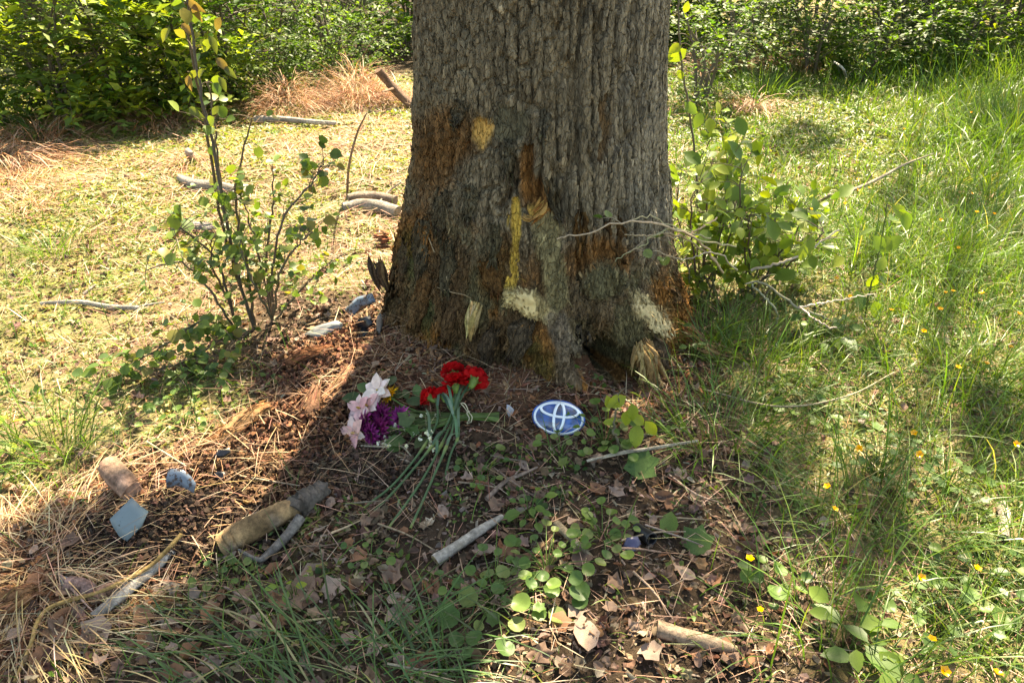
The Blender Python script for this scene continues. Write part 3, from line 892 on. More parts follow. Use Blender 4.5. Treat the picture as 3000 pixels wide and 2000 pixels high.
# low leafy ground cover of the clearing
TUFT = [tuft_template(7, s) for s in range(4)]
TUFTR = [tuft_template(6, 10 + s, .7, .5, T) for s, T in enumerate([LEAF_ROUND2, leaf_template(2, .6, .35, .3, .2), leaf_template(2, .36, .4, .3, .2)])]
def lawn_d(x, y):
    return zone_lawn(x, y) * (1 - .9 * zone_mulch(x, y)) * (.45 + .55 * sstep(-.35, .25, fbm(x * 1.6, y * 1.6, 91, 3)))
ac = Acc()
for s, T in enumerate(TUFT):
    p = scatter(27000, -7.0, 7.0, 1.0, 8.0, lambda x, y: lawn_d(x, y) * np.where(x > .6, .7, 1.0))
    n = len(p); far = np.clip(p[:, 1] / 3.4, .75, 1.45)
    ac.inst(T, p, yaw(n), rng.uniform(.024, .050, n) * far, np.where((p[:, 0] > .5)[:, None], mixcols([(.15, .19, .05), (.11, .16, .04), (.21, .23, .075)], [2, 2, 1], n), mixcols([(.25, .25, .075), (.19, .22, .06), (.36, .32, .15), (.13, .18, .045)], [3, 3, 2.2, 1.8], n)))
single('ground_cover', ac, M_LEAF, (0, 4, 0), 'low yellow-green weeds carpeting the sunny clearing', 'ground cover', kind='stuff')

# dry straw lying over the clearing
ac = Acc()
def straw_d(x, y):
    l = zone_lawn(x, y) * sstep(-.1, .3, fbm(x * 1.1 + 3, y * 1.1, 92, 3) + .25 * sstep(-2.6, -.9, x) * sstep(.2, -.4, x))
    return np.clip(np.where((x < -.6) & (y > 2.2), .22, .34) + .66 * l, 0, 1) * np.clip(1 - .75 * sstep(.9, 1.5, x), .2, 1)
p = scatter(150000, -6.5, 6.5, .8, 7.5, straw_d, .35); n = len(p)
p[:, 2] += rng.uniform(.004, .028, n)
blades(ac, p, rng.uniform(.05, .17, n) * np.clip(p[:, 1] / 2.5, .8, 1.7), rng.uniform(.9, 1.0, n), rng.uniform(.0014, .003, n) * np.clip(p[:, 1] / 2.0, .9, 2.4),
       mixcols([(.44, .27, .185), (.36, .20, .13), (.52, .40, .28), (.27, .145, .09)], [3, 3, 2, 1], n), 3, .04, base=.97)
p = scatter(5000, -2.2, .2, .9, 2.3, lambda x, y: np.clip(zone_mulch(x, y) * 1.2, 0, 1)); n = len(p); p[:, 2] += rng.uniform(.01, .05, n)
blades(ac, p, rng.uniform(.05, .16, n), rng.uniform(.85, 1.12, n), rng.uniform(.001, .0024, n), mixcols([(.44, .27, .16), (.30, .17, .10), (.50, .38, .25)], [2, 2, 1], n), 3, .15, base=.9)
single('straw', ac, M_STRAW, (0, 3, 0), 'dry pinkish straw strewn over the ground', 'straw', kind='stuff')

# green grass: dense on the right, thin elsewhere
ac = Acc()
def grass_d(x, y):
    e = .25 * fbm(x * 1.4, y * 1.4, 93, 3)
    rgt = sstep(.62, 1.25, x + e + .10 * (y - 2)) * (.35 + .65 * sstep(-.3, .2, fbm(x * 2.2, y * 2.2, 94, 3)))
    rgt = rgt * (1 - .65 * sstep(3.6, 5.0, y) * (1 - sstep(2.2, 3.2, x)))
    fr = .40 * sstep(1.35, 1.0, y) * sstep(.2, -.1, x) * sstep(-1.0, -.6, x)
    return np.clip(rgt + .7 * fr + .03 + .12 * zone_lawn(x, y), 0, 1) * (1 - .85 * zone_mulch(x, y))
p = scatter(350000, -6.0, 6.5, .75, 7.5, grass_d, .45); p = open_ground(p); n = len(p)
hh = rng.gamma(5, .032, n) * np.where(p[:, 0] > .6, 1.0, .55) * np.clip(.75 + .12 * p[:, 1], .8, 1.3) * (1 - .58 * sstep(3.0, 4.2, p[:, 1]) * (1 - sstep(1.9, 2.9, p[:, 0] - .25 * (p[:, 1] - 4))))
blades(ac, p, hh, np.clip(rng.normal(.50, .24, n), .05, 1.1), rng.uniform(.0018, .0045, n) * np.clip(p[:, 1] / 2.6, .9, 2.0),
       mixcols([(.070, .135, .020), (.105, .180, .025), (.165, .245, .035), (.26, .24, .10), (.08, .14, .045)], [3, 3, 2.5, .6, 1], n), 4, 1.0)
single('meadow_grass', ac, M_GRASS, (1.5, 3, 0), 'lush green grass filling the meadow right of the tree', 'grass', kind='stuff')

# broad-leaved weeds among the grass and in the foreground
ac = Acc()
def weed_d(x, y):
    n_ = fbm(x * 2.6 + 7, y * 2.6, 95, 3)
    f = .42 * sstep(.05, .35, n_) * (y < 2.1) * (1 - .8 * zone_mulch(x, y))
    return (1 - .85 * zone_mulch(x, y)) * np.clip(f + .8 * sstep(.55, 1.0, x) * sstep(-.3, .2, n_) + .10, 0, 1)
for s, T in enumerate(TUFTR + TUFT[:1]):
    p = scatter(7000, -2.5, 4.0, .7, 4.2, weed_d, .5); p = open_ground(p); n = len(p)
    ac.inst(T, p, yaw(n, .4), rng.uniform(.014, .036, n), mixcols([(.075, .135, .026), (.105, .17, .034), (.15, .21, .045), (.05, .095, .025)], [3, 3, 1.5, 2], n))
single('weed_cover', ac, M_LEAF, (.5, 1.6, 0), 'small round-leaved green weeds in the shaded foreground', 'weeds', kind='stuff')

# leaf litter, wood chips and fibres
ac = Acc()
def litter_d(x, y):
    return np.clip((1 - .85 * zone_lawn(x, y)) * (.5 + .5 * sstep(-.3, .3, fbm(x * 3, y * 3, 96, 3))) * (1 - .6 * zone_mulch(x, y)) + .05 + .16 * zone_lawn(x, y) * (x < 0) * sstep(.0, .3, fbm(x * 1.4, y * 1.4, 97, 2)), 0, 1)
for s, T in enumerate(DEAD):
    p = scatter(5800, -3.6, 2.6, .75, 4.8, litter_d, .3); p = open_ground(p); n = len(p)
    p[:, 2] += rng.uniform(.0, .016, n)
    ac.inst(T, p, yaw(n, .45), rng.uniform(.012, .036, n), mixcols([(.165, .100, .066), (.23, .152, .108), (.11, .066, .046), (.29, .215, .165), (.19, .092, .05)], [3, 3, 3, 1.2, 1], n))
single('leaf_litter', ac, M_DEAD, (0, 1.6, 0), 'brown dead leaves covering the shaded ground', 'leaf litter', kind='stuff', smooth=True)
ac = Acc()
for k_, (cs, n0, dens, s0, s1) in enumerate([
        ([(.28, .125, .06), (.20, .085, .045), (.36, .20, .11), (.13, .065, .04)], 60000, lambda x, y: zone_mulch(x, y), .004, .026),
        ([(.17, .11, .075), (.24, .165, .115), (.11, .07, .05), (.30, .23, .17)], 42000, lambda x, y: np.clip(1.0 - .8 * zone_lawn(x, y), 0, 1), .004, .018)]):
    p = scatter(n0, -2.4, 2.2, .75, 2.6, dens, .2); n = len(p)
    p[:, 2] += rng.uniform(-.002, .010, n)
    sc = rng.uniform(s0, s1, n) ** 1.0
    ac.inst(CHIP, p, yaw(n, .5), np.stack([sc * rng.uniform(.25, .6, n), sc * rng.uniform(.7, 1.8, n), sc * .6], 1), mixcols(cs, [3, 2, 1.3, 2], n))
p = scatter(9000, -2.0, 1.4, .8, 2.5, lambda x, y: np.clip(zone_mulch(x, y) + .15, 0, 1)); n = len(p)
p[:, 2] += rng.uniform(.002, .014, n)
blades(ac, p, rng.uniform(.025, .09, n), rng.uniform(.8, 1.05, n), rng.uniform(.0014, .0035, n), mixcols([(.34, .19, .10), (.24, .13, .07), (.42, .30, .18)], [2, 2, 1], n), 3, .1, base=.9)
single('wood_crumbs', ac, M_CHIP, (-.3, 1.7, 0), 'reddish crumbs and fibres of rotten wood around the tree foot', 'wood debris', kind='stuff')

# ------------------------------------------------------------------ torn pieces of the big tree
VVg = VV.reshape(nz_, np_, 3); TPX, TPY = pixel(VVg)
TPX = np.where((np.abs(PH) < 98) & (ZZ < 1.25), TPX, -1e6)
def on_trunk(px, py, out=0.0):
    i, j = np.unravel_index(np.argmin((TPX - px) ** 2 + (TPY - py) ** 2), TPX.shape)
    n = np.array([math.sin(R(PH[i, j])), -math.cos(R(PH[i, j])), 0.0])
    return VVg[i, j] + n * out, n

def fibre_bundle(acc, a_, b_, wide, n, cols, wts, thick=.010, fray=.25, nrm=None, taper=.6):
    """splintered wood: many thin tapered slivers side by side from a_ to b_"""
    a_ = np.asarray(a_, float); b_ = np.asarray(b_, float)
    ax = unit(b_ - a_); Ln = np.linalg.norm(b_ - a_)
    nrm = np.array([0, -1.0, .2]) if nrm is None else nrm
    sd = unit(np.cross(ax, nrm))
    n = max(10, n // 2)
    cc = mixcols(cols, wts, n, .2, .05)
    for k in range(n):
        u = rng.uniform(-.5, .5); t0 = rng.uniform(0, .3) ** 1.3; t1 = 1 - rng.uniform(0, fray)
        p0 = a_ + ax * Ln * t0 + sd * wide * u + nrm * rng.uniform(0, thick)
        p1 = a_ + ax * Ln * t1 + sd * wide * (u * (taper + rng.uniform(-.3, .7)) + rng.normal() * .10) + nrm * rng.uniform(-.3, 1.2) * thick
        m = (p0 + p1) / 2 + nrm * rng.uniform(-.3, .8) * thick + sd * rng.normal() * .003
        tube(acc, spline([p0, m, p1], 6), np.array([.0022, rng.uniform(.003, .010), rng.uniform(.003, .010), .0008]) * rng.uniform(.6, 1.3), cc[k], 7, .5, k, squash=rng.uniform(.18, .4))

TAN = [(.50, .36, .15), (.42, .27, .10), (.58, .46, .24), (.30, .17, .06)]
ac = Acc()
p0, n0 = on_trunk(1402, 878, .012); p1, _ = on_trunk(1392, 985, .035)
fibre_bundle(ac, p0, p1, .045, 34, TAN, [2, 1, 2, .5], .012, .35, n0, .5)
o = part('hanging_splinter', ac, M_LOG, oak, True); o['label'] = 'pale splinter of wood hanging from the trunk'
ac = Acc()
p0, n0 = on_trunk(1858, 985, .02); p1, n1 = on_trunk(1850, 1125, .06)
fibre_bundle(ac, p0, p1, .06, 90, [(.36, .22, .09), (.26, .15, .06), (.44, .30, .14)], [2, 1.5, 1], .03, .75, n0, 1.3)
p3, _ = on_trunk(1895, 1110, .05); fibre_bundle(ac, p0, p3, .05, 50, [(.36, .22, .09), (.26, .15, .06), (.44, .30, .14)], [2, 1.5, 1], .03, .75, n0, 1.2)
p2, _ = on_trunk(1815, 1060, .05)
fibre_bundle(ac, p0, p2, .05, 40, [(.40, .25, .10), (.30, .17, .07), (.48, .34, .16)], [2, 1.5, 1], .02, .4, n0, 1.0)
o = part('torn_wood_strip', ac, M_LOG, oak, True); o['label'] = 'shredded tan strip of wood hanging over the hollow'
ac = Acc()
for (xa, ya, xb, yb, w_, n_, cs) in [(1150, 700, 1092, 705, .05, 40, [(.30, .10, .045), (.20, .07, .035), (.36, .17, .08)]),
                                     (1130, 850, 1100, 740, .05, 44, [(.12, .085, .055), (.17, .11, .06), (.08, .055, .035)])]:
    pa, na = on_trunk(xa, ya, .0); pb = on_plane(xb, yb, pa[1] - .03)
    fibre_bundle(ac, pa, pb, w_, n_, cs, [2, 1, 1], .03, .3, np.array([-.3, -.9, .3]), 1.0)
o = part('broken_spur', ac, M_LOG, oak, True); o['label'] = 'broken reddish spur of bark sticking out from the trunk'
for (xa, ya, xb, yb, w_, n_, cs, nm) in [(1560, 640, 1530, 620, .02, 14, [(.45, .25, .08)], 'splinter'), (1600, 590, 1545, 640, .05, 34, [(.30, .13, .03), (.40, .22, .06)], 'splinter'),
                                  (2000, 995, 2112, 1040, .06, 44, [(.28, .14, .07), (.22, .11, .06), (.36, .20, .10)], 'root_splinter'), (1990, 950, 2070, 1010, .05, 36, [(.30, .13, .05), (.18, .10, .06)], 'root_splinter')]:
    pa, na = on_trunk(xa, ya, .004); pb, nb = on_trunk(xb, yb, .02)
    if xb > 2050: pb = at(xb, yb, .03)
    ac = Acc(); fibre_bundle(ac, pa, pb, w_, n_, cs, [1] * len(cs), .014, .4, na, .9)
    part(nm, ac, M_LOG, oak, True)

# dry vine clinging to the trunk
vp = [on_trunk(*q, .006)[0] for q in [(1236, 640), (1258, 690), (1278, 738), (1306, 795), (1318, 850), (1314, 895)]]
dv = thing('dry_vine', (vp[-1][0], vp[-1][1], vp[-1][2]), 'thin pale dry vine clinging to the dark torn bark', 'vine')
ac = Acc(); tube(ac, spline(vp, 24), [.0012, .0026, .0022, .001], (.36, .26, .15), 5, .1); part('vine_stem', ac, M_TWIG, dv, True)
ac = Acc(); tube(ac, spline([on_trunk(*q, .008)[0] for q in [(1284, 842), (1330, 852), (1368, 860), (1384, 872)]], 12), [.0012, .0018, .001], (.36, .26, .15), 5, .1); part('vine_stem', ac, M_TWIG, dv, True)
# plates of torn bark still clinging to the trunk
sub = (slice(0, 415, 3), slice(30, 520, 2)); sPX, sPY, sV, sPH = TPX[sub], TPY[sub], VVg[sub], PH[sub]
def bark_plate(x0, y0, x1, y1, wpx, lift, col, seed, n=18, m=11, name='bark_plate', mat=None, rel=1.0, taper=True, label=None):
    if mat is None: wpx = wpx * .72; lift = lift * .7
    ux, uy = x1 - x0, y1 - y0; Lp = math.hypot(ux, uy); sx, sy = -uy / Lp, ux / Lp
    top = np.zeros((n, m, 3)); out_ = np.zeros((n, m, 3))
    for i in range(n):
        for j in range(m):
            t_ = i / (n - 1); v_ = j / (m - 1) * 2 - 1
            w_ = wpx * .5 * ((.55 + .45 * math.sin(math.pi * min(1, t_ * 1.1 + .12))) if taper else (.72 + .28 * math.sin(math.pi * t_))) * (1 + .35 * rel * float(vnoise(t_ * 6, seed * 3.7 + (v_ > 0) * 9, seed)))
            e_ = (i in (0, n - 1)) * 14 * float(vnoise(j * 1.3, seed * 1.1 + i, seed + 3))
            px = x0 + ux * t_ + sx * w_ * v_ + ux / Lp * e_; py = y0 + uy * t_ + sy * w_ * v_ + uy / Lp * e_
            k = np.argmin((sPX - px) ** 2 + (sPY - py) ** 2); r_, c_ = np.unravel_index(k, sPX.shape)
            nn = np.array([math.sin(R(sPH[r_, c_])), -math.cos(R(sPH[r_, c_])), .05])
            h_ = lift * ((.25 + t_) if mat is None else 1) * (1 - .35 * v_ * v_) + rel * .007 * float(vnoise(j * 1.9, i * .22, seed + 5)) + rel * .004 * float(vnoise(j * 4.1, i * .7, seed + 6))
            top[i, j] = sV[r_, c_] + nn * (h_ + .004); out_[i, j] = nn
    for _ in range(1 if mat is None else 2):
        top[:, 1:-1] = top[:, 1:-1] if mat is None else .5 * top[:, 1:-1] + .25 * (top[:, :-2] + top[:, 2:])
        top[1:-1] = .5 * top[1:-1] + .25 * (top[:-2] + top[2:])
    bot = top - out_ * .016
    V = np.concatenate([top.reshape(-1, 3), bot.reshape(-1, 3)]); K = n * m; F = []
    for i in range(n - 1):
        for j in range(m - 1):
            a0 = i * m + j; F += [(a0, a0 + 1, a0 + m + 1), (a0, a0 + m + 1, a0 + m), (K + a0, K + a0 + m + 1, K + a0 + 1), (K + a0, K + a0 + m, K + a0 + m + 1)]
    edge = [(i * m, (i + 1) * m) for i in range(n - 1)] + [((i + 1) * m + m - 1, i * m + m - 1) for i in range(n - 1)] + [(j + 1, j) for j in range(m - 1)] + [((n - 1) * m + j, (n - 1) * m + j + 1) for j in range(m - 1)]
    for a0, a1 in edge: F += [(a0, a1, a1 + K), (a0, a1 + K, a0 + K)]
    I, J = np.meshgrid(np.arange(n), np.arange(m), indexing='ij')
    q = (.5 * vnoise(J * 1.7, I * .25, seed + 8) + .4 * vnoise(J * .8, I * .8, seed + 9)).reshape(-1, 1)
    C = np.asarray(col)[None] * (1 + np.concatenate([q, q]) * (.8 if mat is None else .22))
    if mat is not None:                     # torn brown fibre left along the rim and in streaks
        rim = np.maximum(np.abs(J / (m - 1) * 2 - 1), np.abs(I / (n - 1) * 2 - 1)) + .55 * vnoise(J * .9 + I * .3, I * .8, seed + 12) + .25 * vnoise(J * 2.1, I * 1.9, seed + 13)
        k_ = sstep(.80, 1.02, rim).reshape(-1, 1); C = C * (1 - np.concatenate([k_, k_])) + np.array([.15, .085, .035]) * np.concatenate([k_, k_])
        V[:K] -= out_.reshape(-1, 3) * k_ * .012
    ac = Acc(); ac.add(V, F, C)
    e = top[-1]
    for j in range(m * 2 if mat is None else 5):
        k = rng.uniform(0, m - 1.01); q0 = e[int(k)] * (1 - k % 1) + e[int(k) + 1] * (k % 1); d_ = unit(top[-1, int(k)] - top[-3, int(k)])
        tube(ac, [q0 - d_ * .01, q0 + d_ * rng.uniform(.004, .02) + rng.normal(size=3) * .003], [.003, .0006], vary(col, 1, .3)[0], 4, caps=False)
    o = part(name, ac, mat or M_BARK, oak, mat is not None)
    if label: o['label'] = label
for k, (x0, y0, x1, y1, w_, lf, cs) in enumerate([
        (1185, 700, 1165, 880, 60, .022, (.085, .058, .032)), (1165, 850, 1130, 1000, 70, .026, (.13, .075, .034)), (1240, 640, 1235, 800, 70, .014, (.10, .076, .044)), (1250, 800, 1225, 960, 60, .024, (.15, .082, .034)),
        (1310, 700, 1315, 860, 70, .016, (.095, .075, .042)), (1330, 860, 1310, 990, 60, .022, (.12, .07, .034)), (1420, 760, 1460, 860, 80, .022, (.15, .075, .025)), (1450, 650, 1445, 770, 60, .012, (.11, .09, .05)),
        (1550, 930, 1500, 1050, 100, .026, (.095, .068, .042)), (1450, 960, 1420, 1070, 80, .022, (.08, .055, .034)), (1700, 620, 1700, 730, 60, .014, (.16, .085, .03)), (1800, 640, 1810, 760, 70, .016, (.14, .075, .03)),
        (1700, 930, 1705, 1030, 70, .026, (.09, .068, .044)), (1940, 780, 1985, 880, 70, .020, (.17, .095, .045)), (1900, 990, 1945, 1090, 90, .026, (.12, .080, .048)), (1990, 1000, 2050, 1080, 80, .026, (.20, .10, .04)),
        (1600, 520, 1640, 640, 60, .016, (.11, .085, .05)), (1380, 540, 1375, 640, 60, .014, (.12, .10, .062)), (1300, 560, 1290, 680, 70, .014, (.10, .078, .046)), (1490, 420, 1495, 520, 50, .016, (.13, .108, .068)), (1600, 330, 1590, 400, 44, .016, (.14, .115, .075)), (1350, 300, 1345, 360, 60, .012, (.12, .095, .06))]):
    bark_plate(x0, y0, x1, y1, w_, lf, cs, 600 + k)
for k, (x0, y0, x1, y1, w_, lf, cs, lab) in enumerate([
        (1488, 870, 1628, 918, 74, .004, (.66, .50, .24), 'pale cream gouge of fresh wood above the root'), (1870, 870, 1962, 985, 66, .000, (.64, .50, .28), 'pale scraped patch of wood near the right root'),
        (1505, 850, 1482, 892, 30, .003, (.60, .47, .22), None)]):
    bark_plate(x0, y0, x1, y1, w_, lf, cs, 700 + k, n=30, m=19, name='bared_wood', mat=M_FRESH, rel=1.1, taper=False, label=lab)

# ------------------------------------------------------------------ the fallen car badge
M_BLUE, nt, out = mat_new('badge_blue')
p_ = node(nt, 'ShaderNodeBsdfPrincipled', Roughness=0.22); p_.inputs['Base Color'].default_value = (.018, .085, .33, 1)
p_.inputs['Coat Weight'].default_value = 1.0; p_.inputs['Coat Roughness'].default_value = 0.03
tc = node(nt, 'ShaderNodeTexCoord'); nz2 = node(nt, 'ShaderNodeTexNoise', Scale=28.0, Detail=4.0)
nt.links.new(tc.outputs['Object'], nz2.inputs['Vector'])
cr = node(nt, 'ShaderNodeValToRGB'); cr.color_ramp.elements[0].position = .35; cr.color_ramp.elements[0].color = (.008, .02, .06, 1)
cr.color_ramp.elements[1].position = .62; cr.color_ramp.elements[1].color = (.022, .11, .40, 1)
nt.links.new(nz2.outputs['Fac'], cr.inputs['Fac']); nt.links.new(cr.outputs[0], p_.inputs['Base Color'])
nt.links.new(p_.outputs[0], out.inputs['Surface'])
M_SILVER, nt, out = mat_new('badge_silver')
p_ = node(nt, 'ShaderNodeBsdfPrincipled', Roughness=0.28, Metallic=0.25); p_.inputs['Base Color'].default_value = (.74, .80, .86, 1)
p_.inputs['Coat Weight'].default_value = .6
nt.links.new(p_.outputs[0], out.inputs['Surface'])
M_BLACKP, nt, out = mat_new('black_plastic')
p_ = node(nt, 'ShaderNodeBsdfPrincipled', Roughness=0.35); p_.inputs['Base Color'].default_value = (.012, .012, .016, 1)
nt.links.new(p_.outputs[0], out.inputs['Surface'])

bc = at(1632, 1255); 
badge = thing('car_badge', bc, 'oval blue car badge with interlocking silver rings lying by the root', 'car badge')
view = unit(np.array([0, 0, CAM_H]) - bc)
bz = unit(view + np.array([.06, 0, .18]))                 # leaning back a little
bx = unit(np.cross(np.array([0, 0, 1.0]), bz)); by = np.cross(bz, bx)
ca, sa = math.cos(R(-8)), math.sin(R(-8))
bx, by = bx * ca + by * sa, by * ca - bx * sa
BC = bc + by * .030 + bz * .012
HW, HH = .0775, .0525
def dome(x, y):
    return .020 * (1 - np.clip((x / HW) ** 2 + (y / HH) ** 2, 0, 1)) 
def bl(x, y, z):
    return BC + np.outer(x, bx) + np.outer(y, by) + np.outer(z, bz)
ac = Acc(); rings = 14; sg = 72
th = np.linspace(0, 2 * np.pi, sg, endpoint=False)
vx, vy, vz = [0.], [0.], [dome(0, 0)]
for k in range(1, rings + 1):
    f = k / rings; vx += list(HW * f * np.cos(th)); vy += list(HH * f * np.sin(th)); vz += list(dome(HW * f * np.cos(th), HH * f * np.sin(th)))
for dz, f in ((-.007, 1.0), (-.008, .96)):
    vx += list(HW * f * np.cos(th)); vy += list(HH * f * np.sin(th)); vz += [dz] * sg
F = [(0, 1 + k, 1 + (k + 1) % sg) for k in range(sg)]
for r_ in range(rings + 1):
    for k in range(sg):
        a0 = 1 + r_ * sg + k; a1 = 1 + r_ * sg + (k + 1) % sg
        F += [(a0, a0 + sg, a1 + sg), (a0, a1 + sg, a1)]
ac.add(bl(np.array(vx), np.array(vy), np.array(vz)), F, (1, 1, 1))
part('badge_body', ac, M_BLUE, badge, True)
def ring_part(name, cx, cy, A, B, w_, lift):
    ac = Acc(); prof = [(-.5, -.0012), (-.42, .0008), (0, .0014), (.42, .0008), (.5, -.0012)]
    V = []
    sg2 = 96; t_ = np.linspace(0, 2 * np.pi, sg2, endpoint=False)
    for o_, dz in prof:
        # the band keeps its width around the oval
        nxn = np.cos(t_) / A; nyn = np.sin(t_) / B; L_ = np.hypot(nxn, nyn)
        x = cx + A * np.cos(t_) + nxn / L_ * w_ * o_; y = cy + B * np.sin(t_) + nyn / L_ * w_ * o_
        V.append(bl(x, y, dome(x, y) + dz + lift))
    V = np.concatenate(V); F = []
    for r_ in range(4):
        for k in range(sg2):
            a0 = r_ * sg2 + k; a1 = r_ * sg2 + (k + 1) % sg2
            F += [(a0, a0 + sg2, a1 + sg2), (a0, a1 + sg2, a1)]
    ac.add(V, F, (1, 1, 1)); part(name, ac, M_SILVER, badge, True)
ring_part('outer_ring', 0, -.001, HW * .895, HH * .875, HW * .085, .0008)
ring_part('horizontal_ring', .0, HH * .40, HW * .70, HH * .40, HW * .10, .0014)
ring_part('vertical_ring', .0, -.001, HW * .185, HH * .82, HW * .105, .0020)

# ------------------------------------------------------------------ red carnations laid over the bouquet
RED = (.52, .008, .012)
def petal_template(seed, wid=.9, nz_=7):
    r = np.random.default_rng(seed); rows = [0, .4, .75, 1.0]
    V = []
    for i, t in enumerate(rows):
        for k in range(nz_):
            u = k / (nz_ - 1) - .5
            ang = u * 1.3 * wid
            rr = t * (1 + (r.uniform(-.10, .08) if i == 3 else 0))
            V.append((math.sin(ang) * rr, math.cos(ang) * rr, .10 * t * math.sin(k * 2.3 + seed) * (t > .3) + .25 * t * t * (r.uniform(-.3, .3))))
    F = []
    for i in range(3):
        for k in range(nz_ - 1):
            a0 = i * nz_ + k
            F += [(a0, a0 + 1, a0 + nz_ + 1), (a0, a0 + nz_ + 1, a0 + nz_)]
    return np.array(V), np.array(F)
PETALS = [petal_template(s) for s in range(4)]
def carnation(head, axis, rad, stem, label, leaves):
    head = np.asarray(head, float); axis = unit(np.asarray(axis, float))
    t = thing('carnation', np.asarray(stem[-1]), label, 'flower', 'red carnations laid on the bouquet')
    ac = Acc()
    a1 = unit(np.cross(axis, [.3, .2, 1.0])); a2 = np.cross(axis, a1)
    for layer, (n_, tilt, sc, off) in enumerate([(11, .05, 1.0, 0.0), (10, .35, .95, .10), (9, .65, .85, .2), (7, 1.0, .75, .28), (5, 1.3, .65, .32)]):
        az = np.linspace(0, 2 * np.pi, n_, endpoint=False) + rng.uniform(0, 1)
        rad_d = np.outer(np.cos(az), a1) + np.outer(np.sin(az), a2)
        d = rad_d * math.cos(tilt) + axis * math.sin(tilt)
        nn = -rad_d * math.sin(tilt) + axis * math.cos(tilt) + rng.normal(size=(n_, 3)) * .25
        ac.inst(PETALS[layer % 4], np.tile(head + axis * rad * off * .5, (n_, 1)), frames(d, nn), rad * sc * rng.uniform(.85, 1.08, n_), vary(RED, n_, .14, .05))
    part('bloom', ac, M_PETAL, t)
    ac = Acc(); base = head - axis * rad * .75
    tube(ac, spline([base, head - axis * rad * .35, head + axis * rad * .02], 7), [rad * .13, rad * .24, rad * .30, rad * .34], (.20, .30, .07), 9, .05)
    az = np.linspace(0, 2 * np.pi, 6, endpoint=False)
    rd = np.outer(np.cos(az), a1) + np.outer(np.sin(az), a2)
    ac.inst(LEAF_LANCE, head - axis * rad * .18 + rd * rad * .28, frames(rd * .8 + axis * .5, -axis + rd * .3), np.full(6, rad * .42), vary((.20, .28, .08), 6))
    part('calyx', ac, M_LEAF, t, True)
    ac = Acc(); P = spline([base] + [np.asarray(s_) for s_ in stem], 26)
    rr = np.full(26, .0034); rr[0] = .003
    for k in (7, 15): rr[k] = .0052
    def cf(V, C):
        C = C.copy(); C[7 * 7:8 * 7] = (.30, .36, .12); C[15 * 7:16 * 7] = (.30, .36, .12); C[-10:] = (.30, .34, .10); return C
    tube(ac, P, rr, (.105, .185, .085), 7, .06, colfn=cf)
    st_ = part('stem', ac, M_LEAF, t, True)
    for (k, side, ln) in leaves:
        q = P[k]; d = unit(P[min(k - 3, 25)] - q) * .8 + np.array([side, .1, .35]) * .55
        ac = Acc(); bl_ = spline([q, q + d * ln * .5 + [0, 0, .012], q + d * ln + [side * .02, 0, -.012]], 8)
        sd = unit(np.cross(np.gradient(bl_, axis=0), [0, 0, 1.0]))
        wv = np.array([.6, .9, 1, .95, .85, .65, .4, .05])[:, None] * .0042
        V = np.concatenate([bl_ - sd * wv + [0, 0, .001], bl_ + sd * wv + [0, 0, .001]])
        F = sum([[(i, i + 8, i + 9), (i, i + 9, i + 1)] for i in range(7)], [])
        ac.add(V, F, vary((.11, .18, .11), 1)[0]); lo_ = link('leaf', ac.mesh('leaf', np.array(t.location)), M_GRASS, st_)
up3 = np.array([0, 0, 1.0])
def gl(px, py, lift): return at(px, py, lift)
carnation(gl(1389, 1112, .075), (.25, .80, .25), .044, [gl(1352, 1160, .05), gl(1318, 1250, .050), gl(1240, 1400, .030), gl(1136, 1549, .010)], 'fully open red carnation with its green calyx facing outward', [(8, .5, .11), (8, -.6, .10), (16, -.4, .07)])
carnation(gl(1327, 1092, .070), (-.25, .8, .45), .038, [gl(1330, 1165, .06), gl(1306, 1250, .055), gl(1180, 1410, .030), gl(1077, 1517, .010)], 'red carnation bloom tucked behind the two larger blooms', [(9, -.5, .12), (15, .4, .08)])
carnation(gl(1334, 1122, .085), (-.05, .45, .8), .040, [gl(1331, 1190, .06), gl(1325, 1260, .06), gl(1268, 1400, .04), gl(1202, 1547, .010)], 'ruffled red carnation seen side on above its stem', [(8, .5, .12), (10, -.5, .12), (15, .5, .06)])
carnation(gl(1258, 1163, .050), (-.65, .45, .25), .032, [gl(1276, 1165, .05), gl(1276, 1250, .045), gl(1170, 1400, .025), gl(1066, 1487, .008)], 'smaller red carnation bent over beside the bouquet leaves', [(9, .5, .10), (14, -.5, .12)])
carnation(gl(1298, 1158, .055), (-.25, .7, .35), .031, [gl(1312, 1185, .05), gl(1345, 1260, .050), gl(1320, 1330, .03), gl(1300, 1410, .008)], 'half hidden dark red carnation between the larger blooms', [(8, -.4, .10), (12, .4, .10), (15, -.3, .10)])

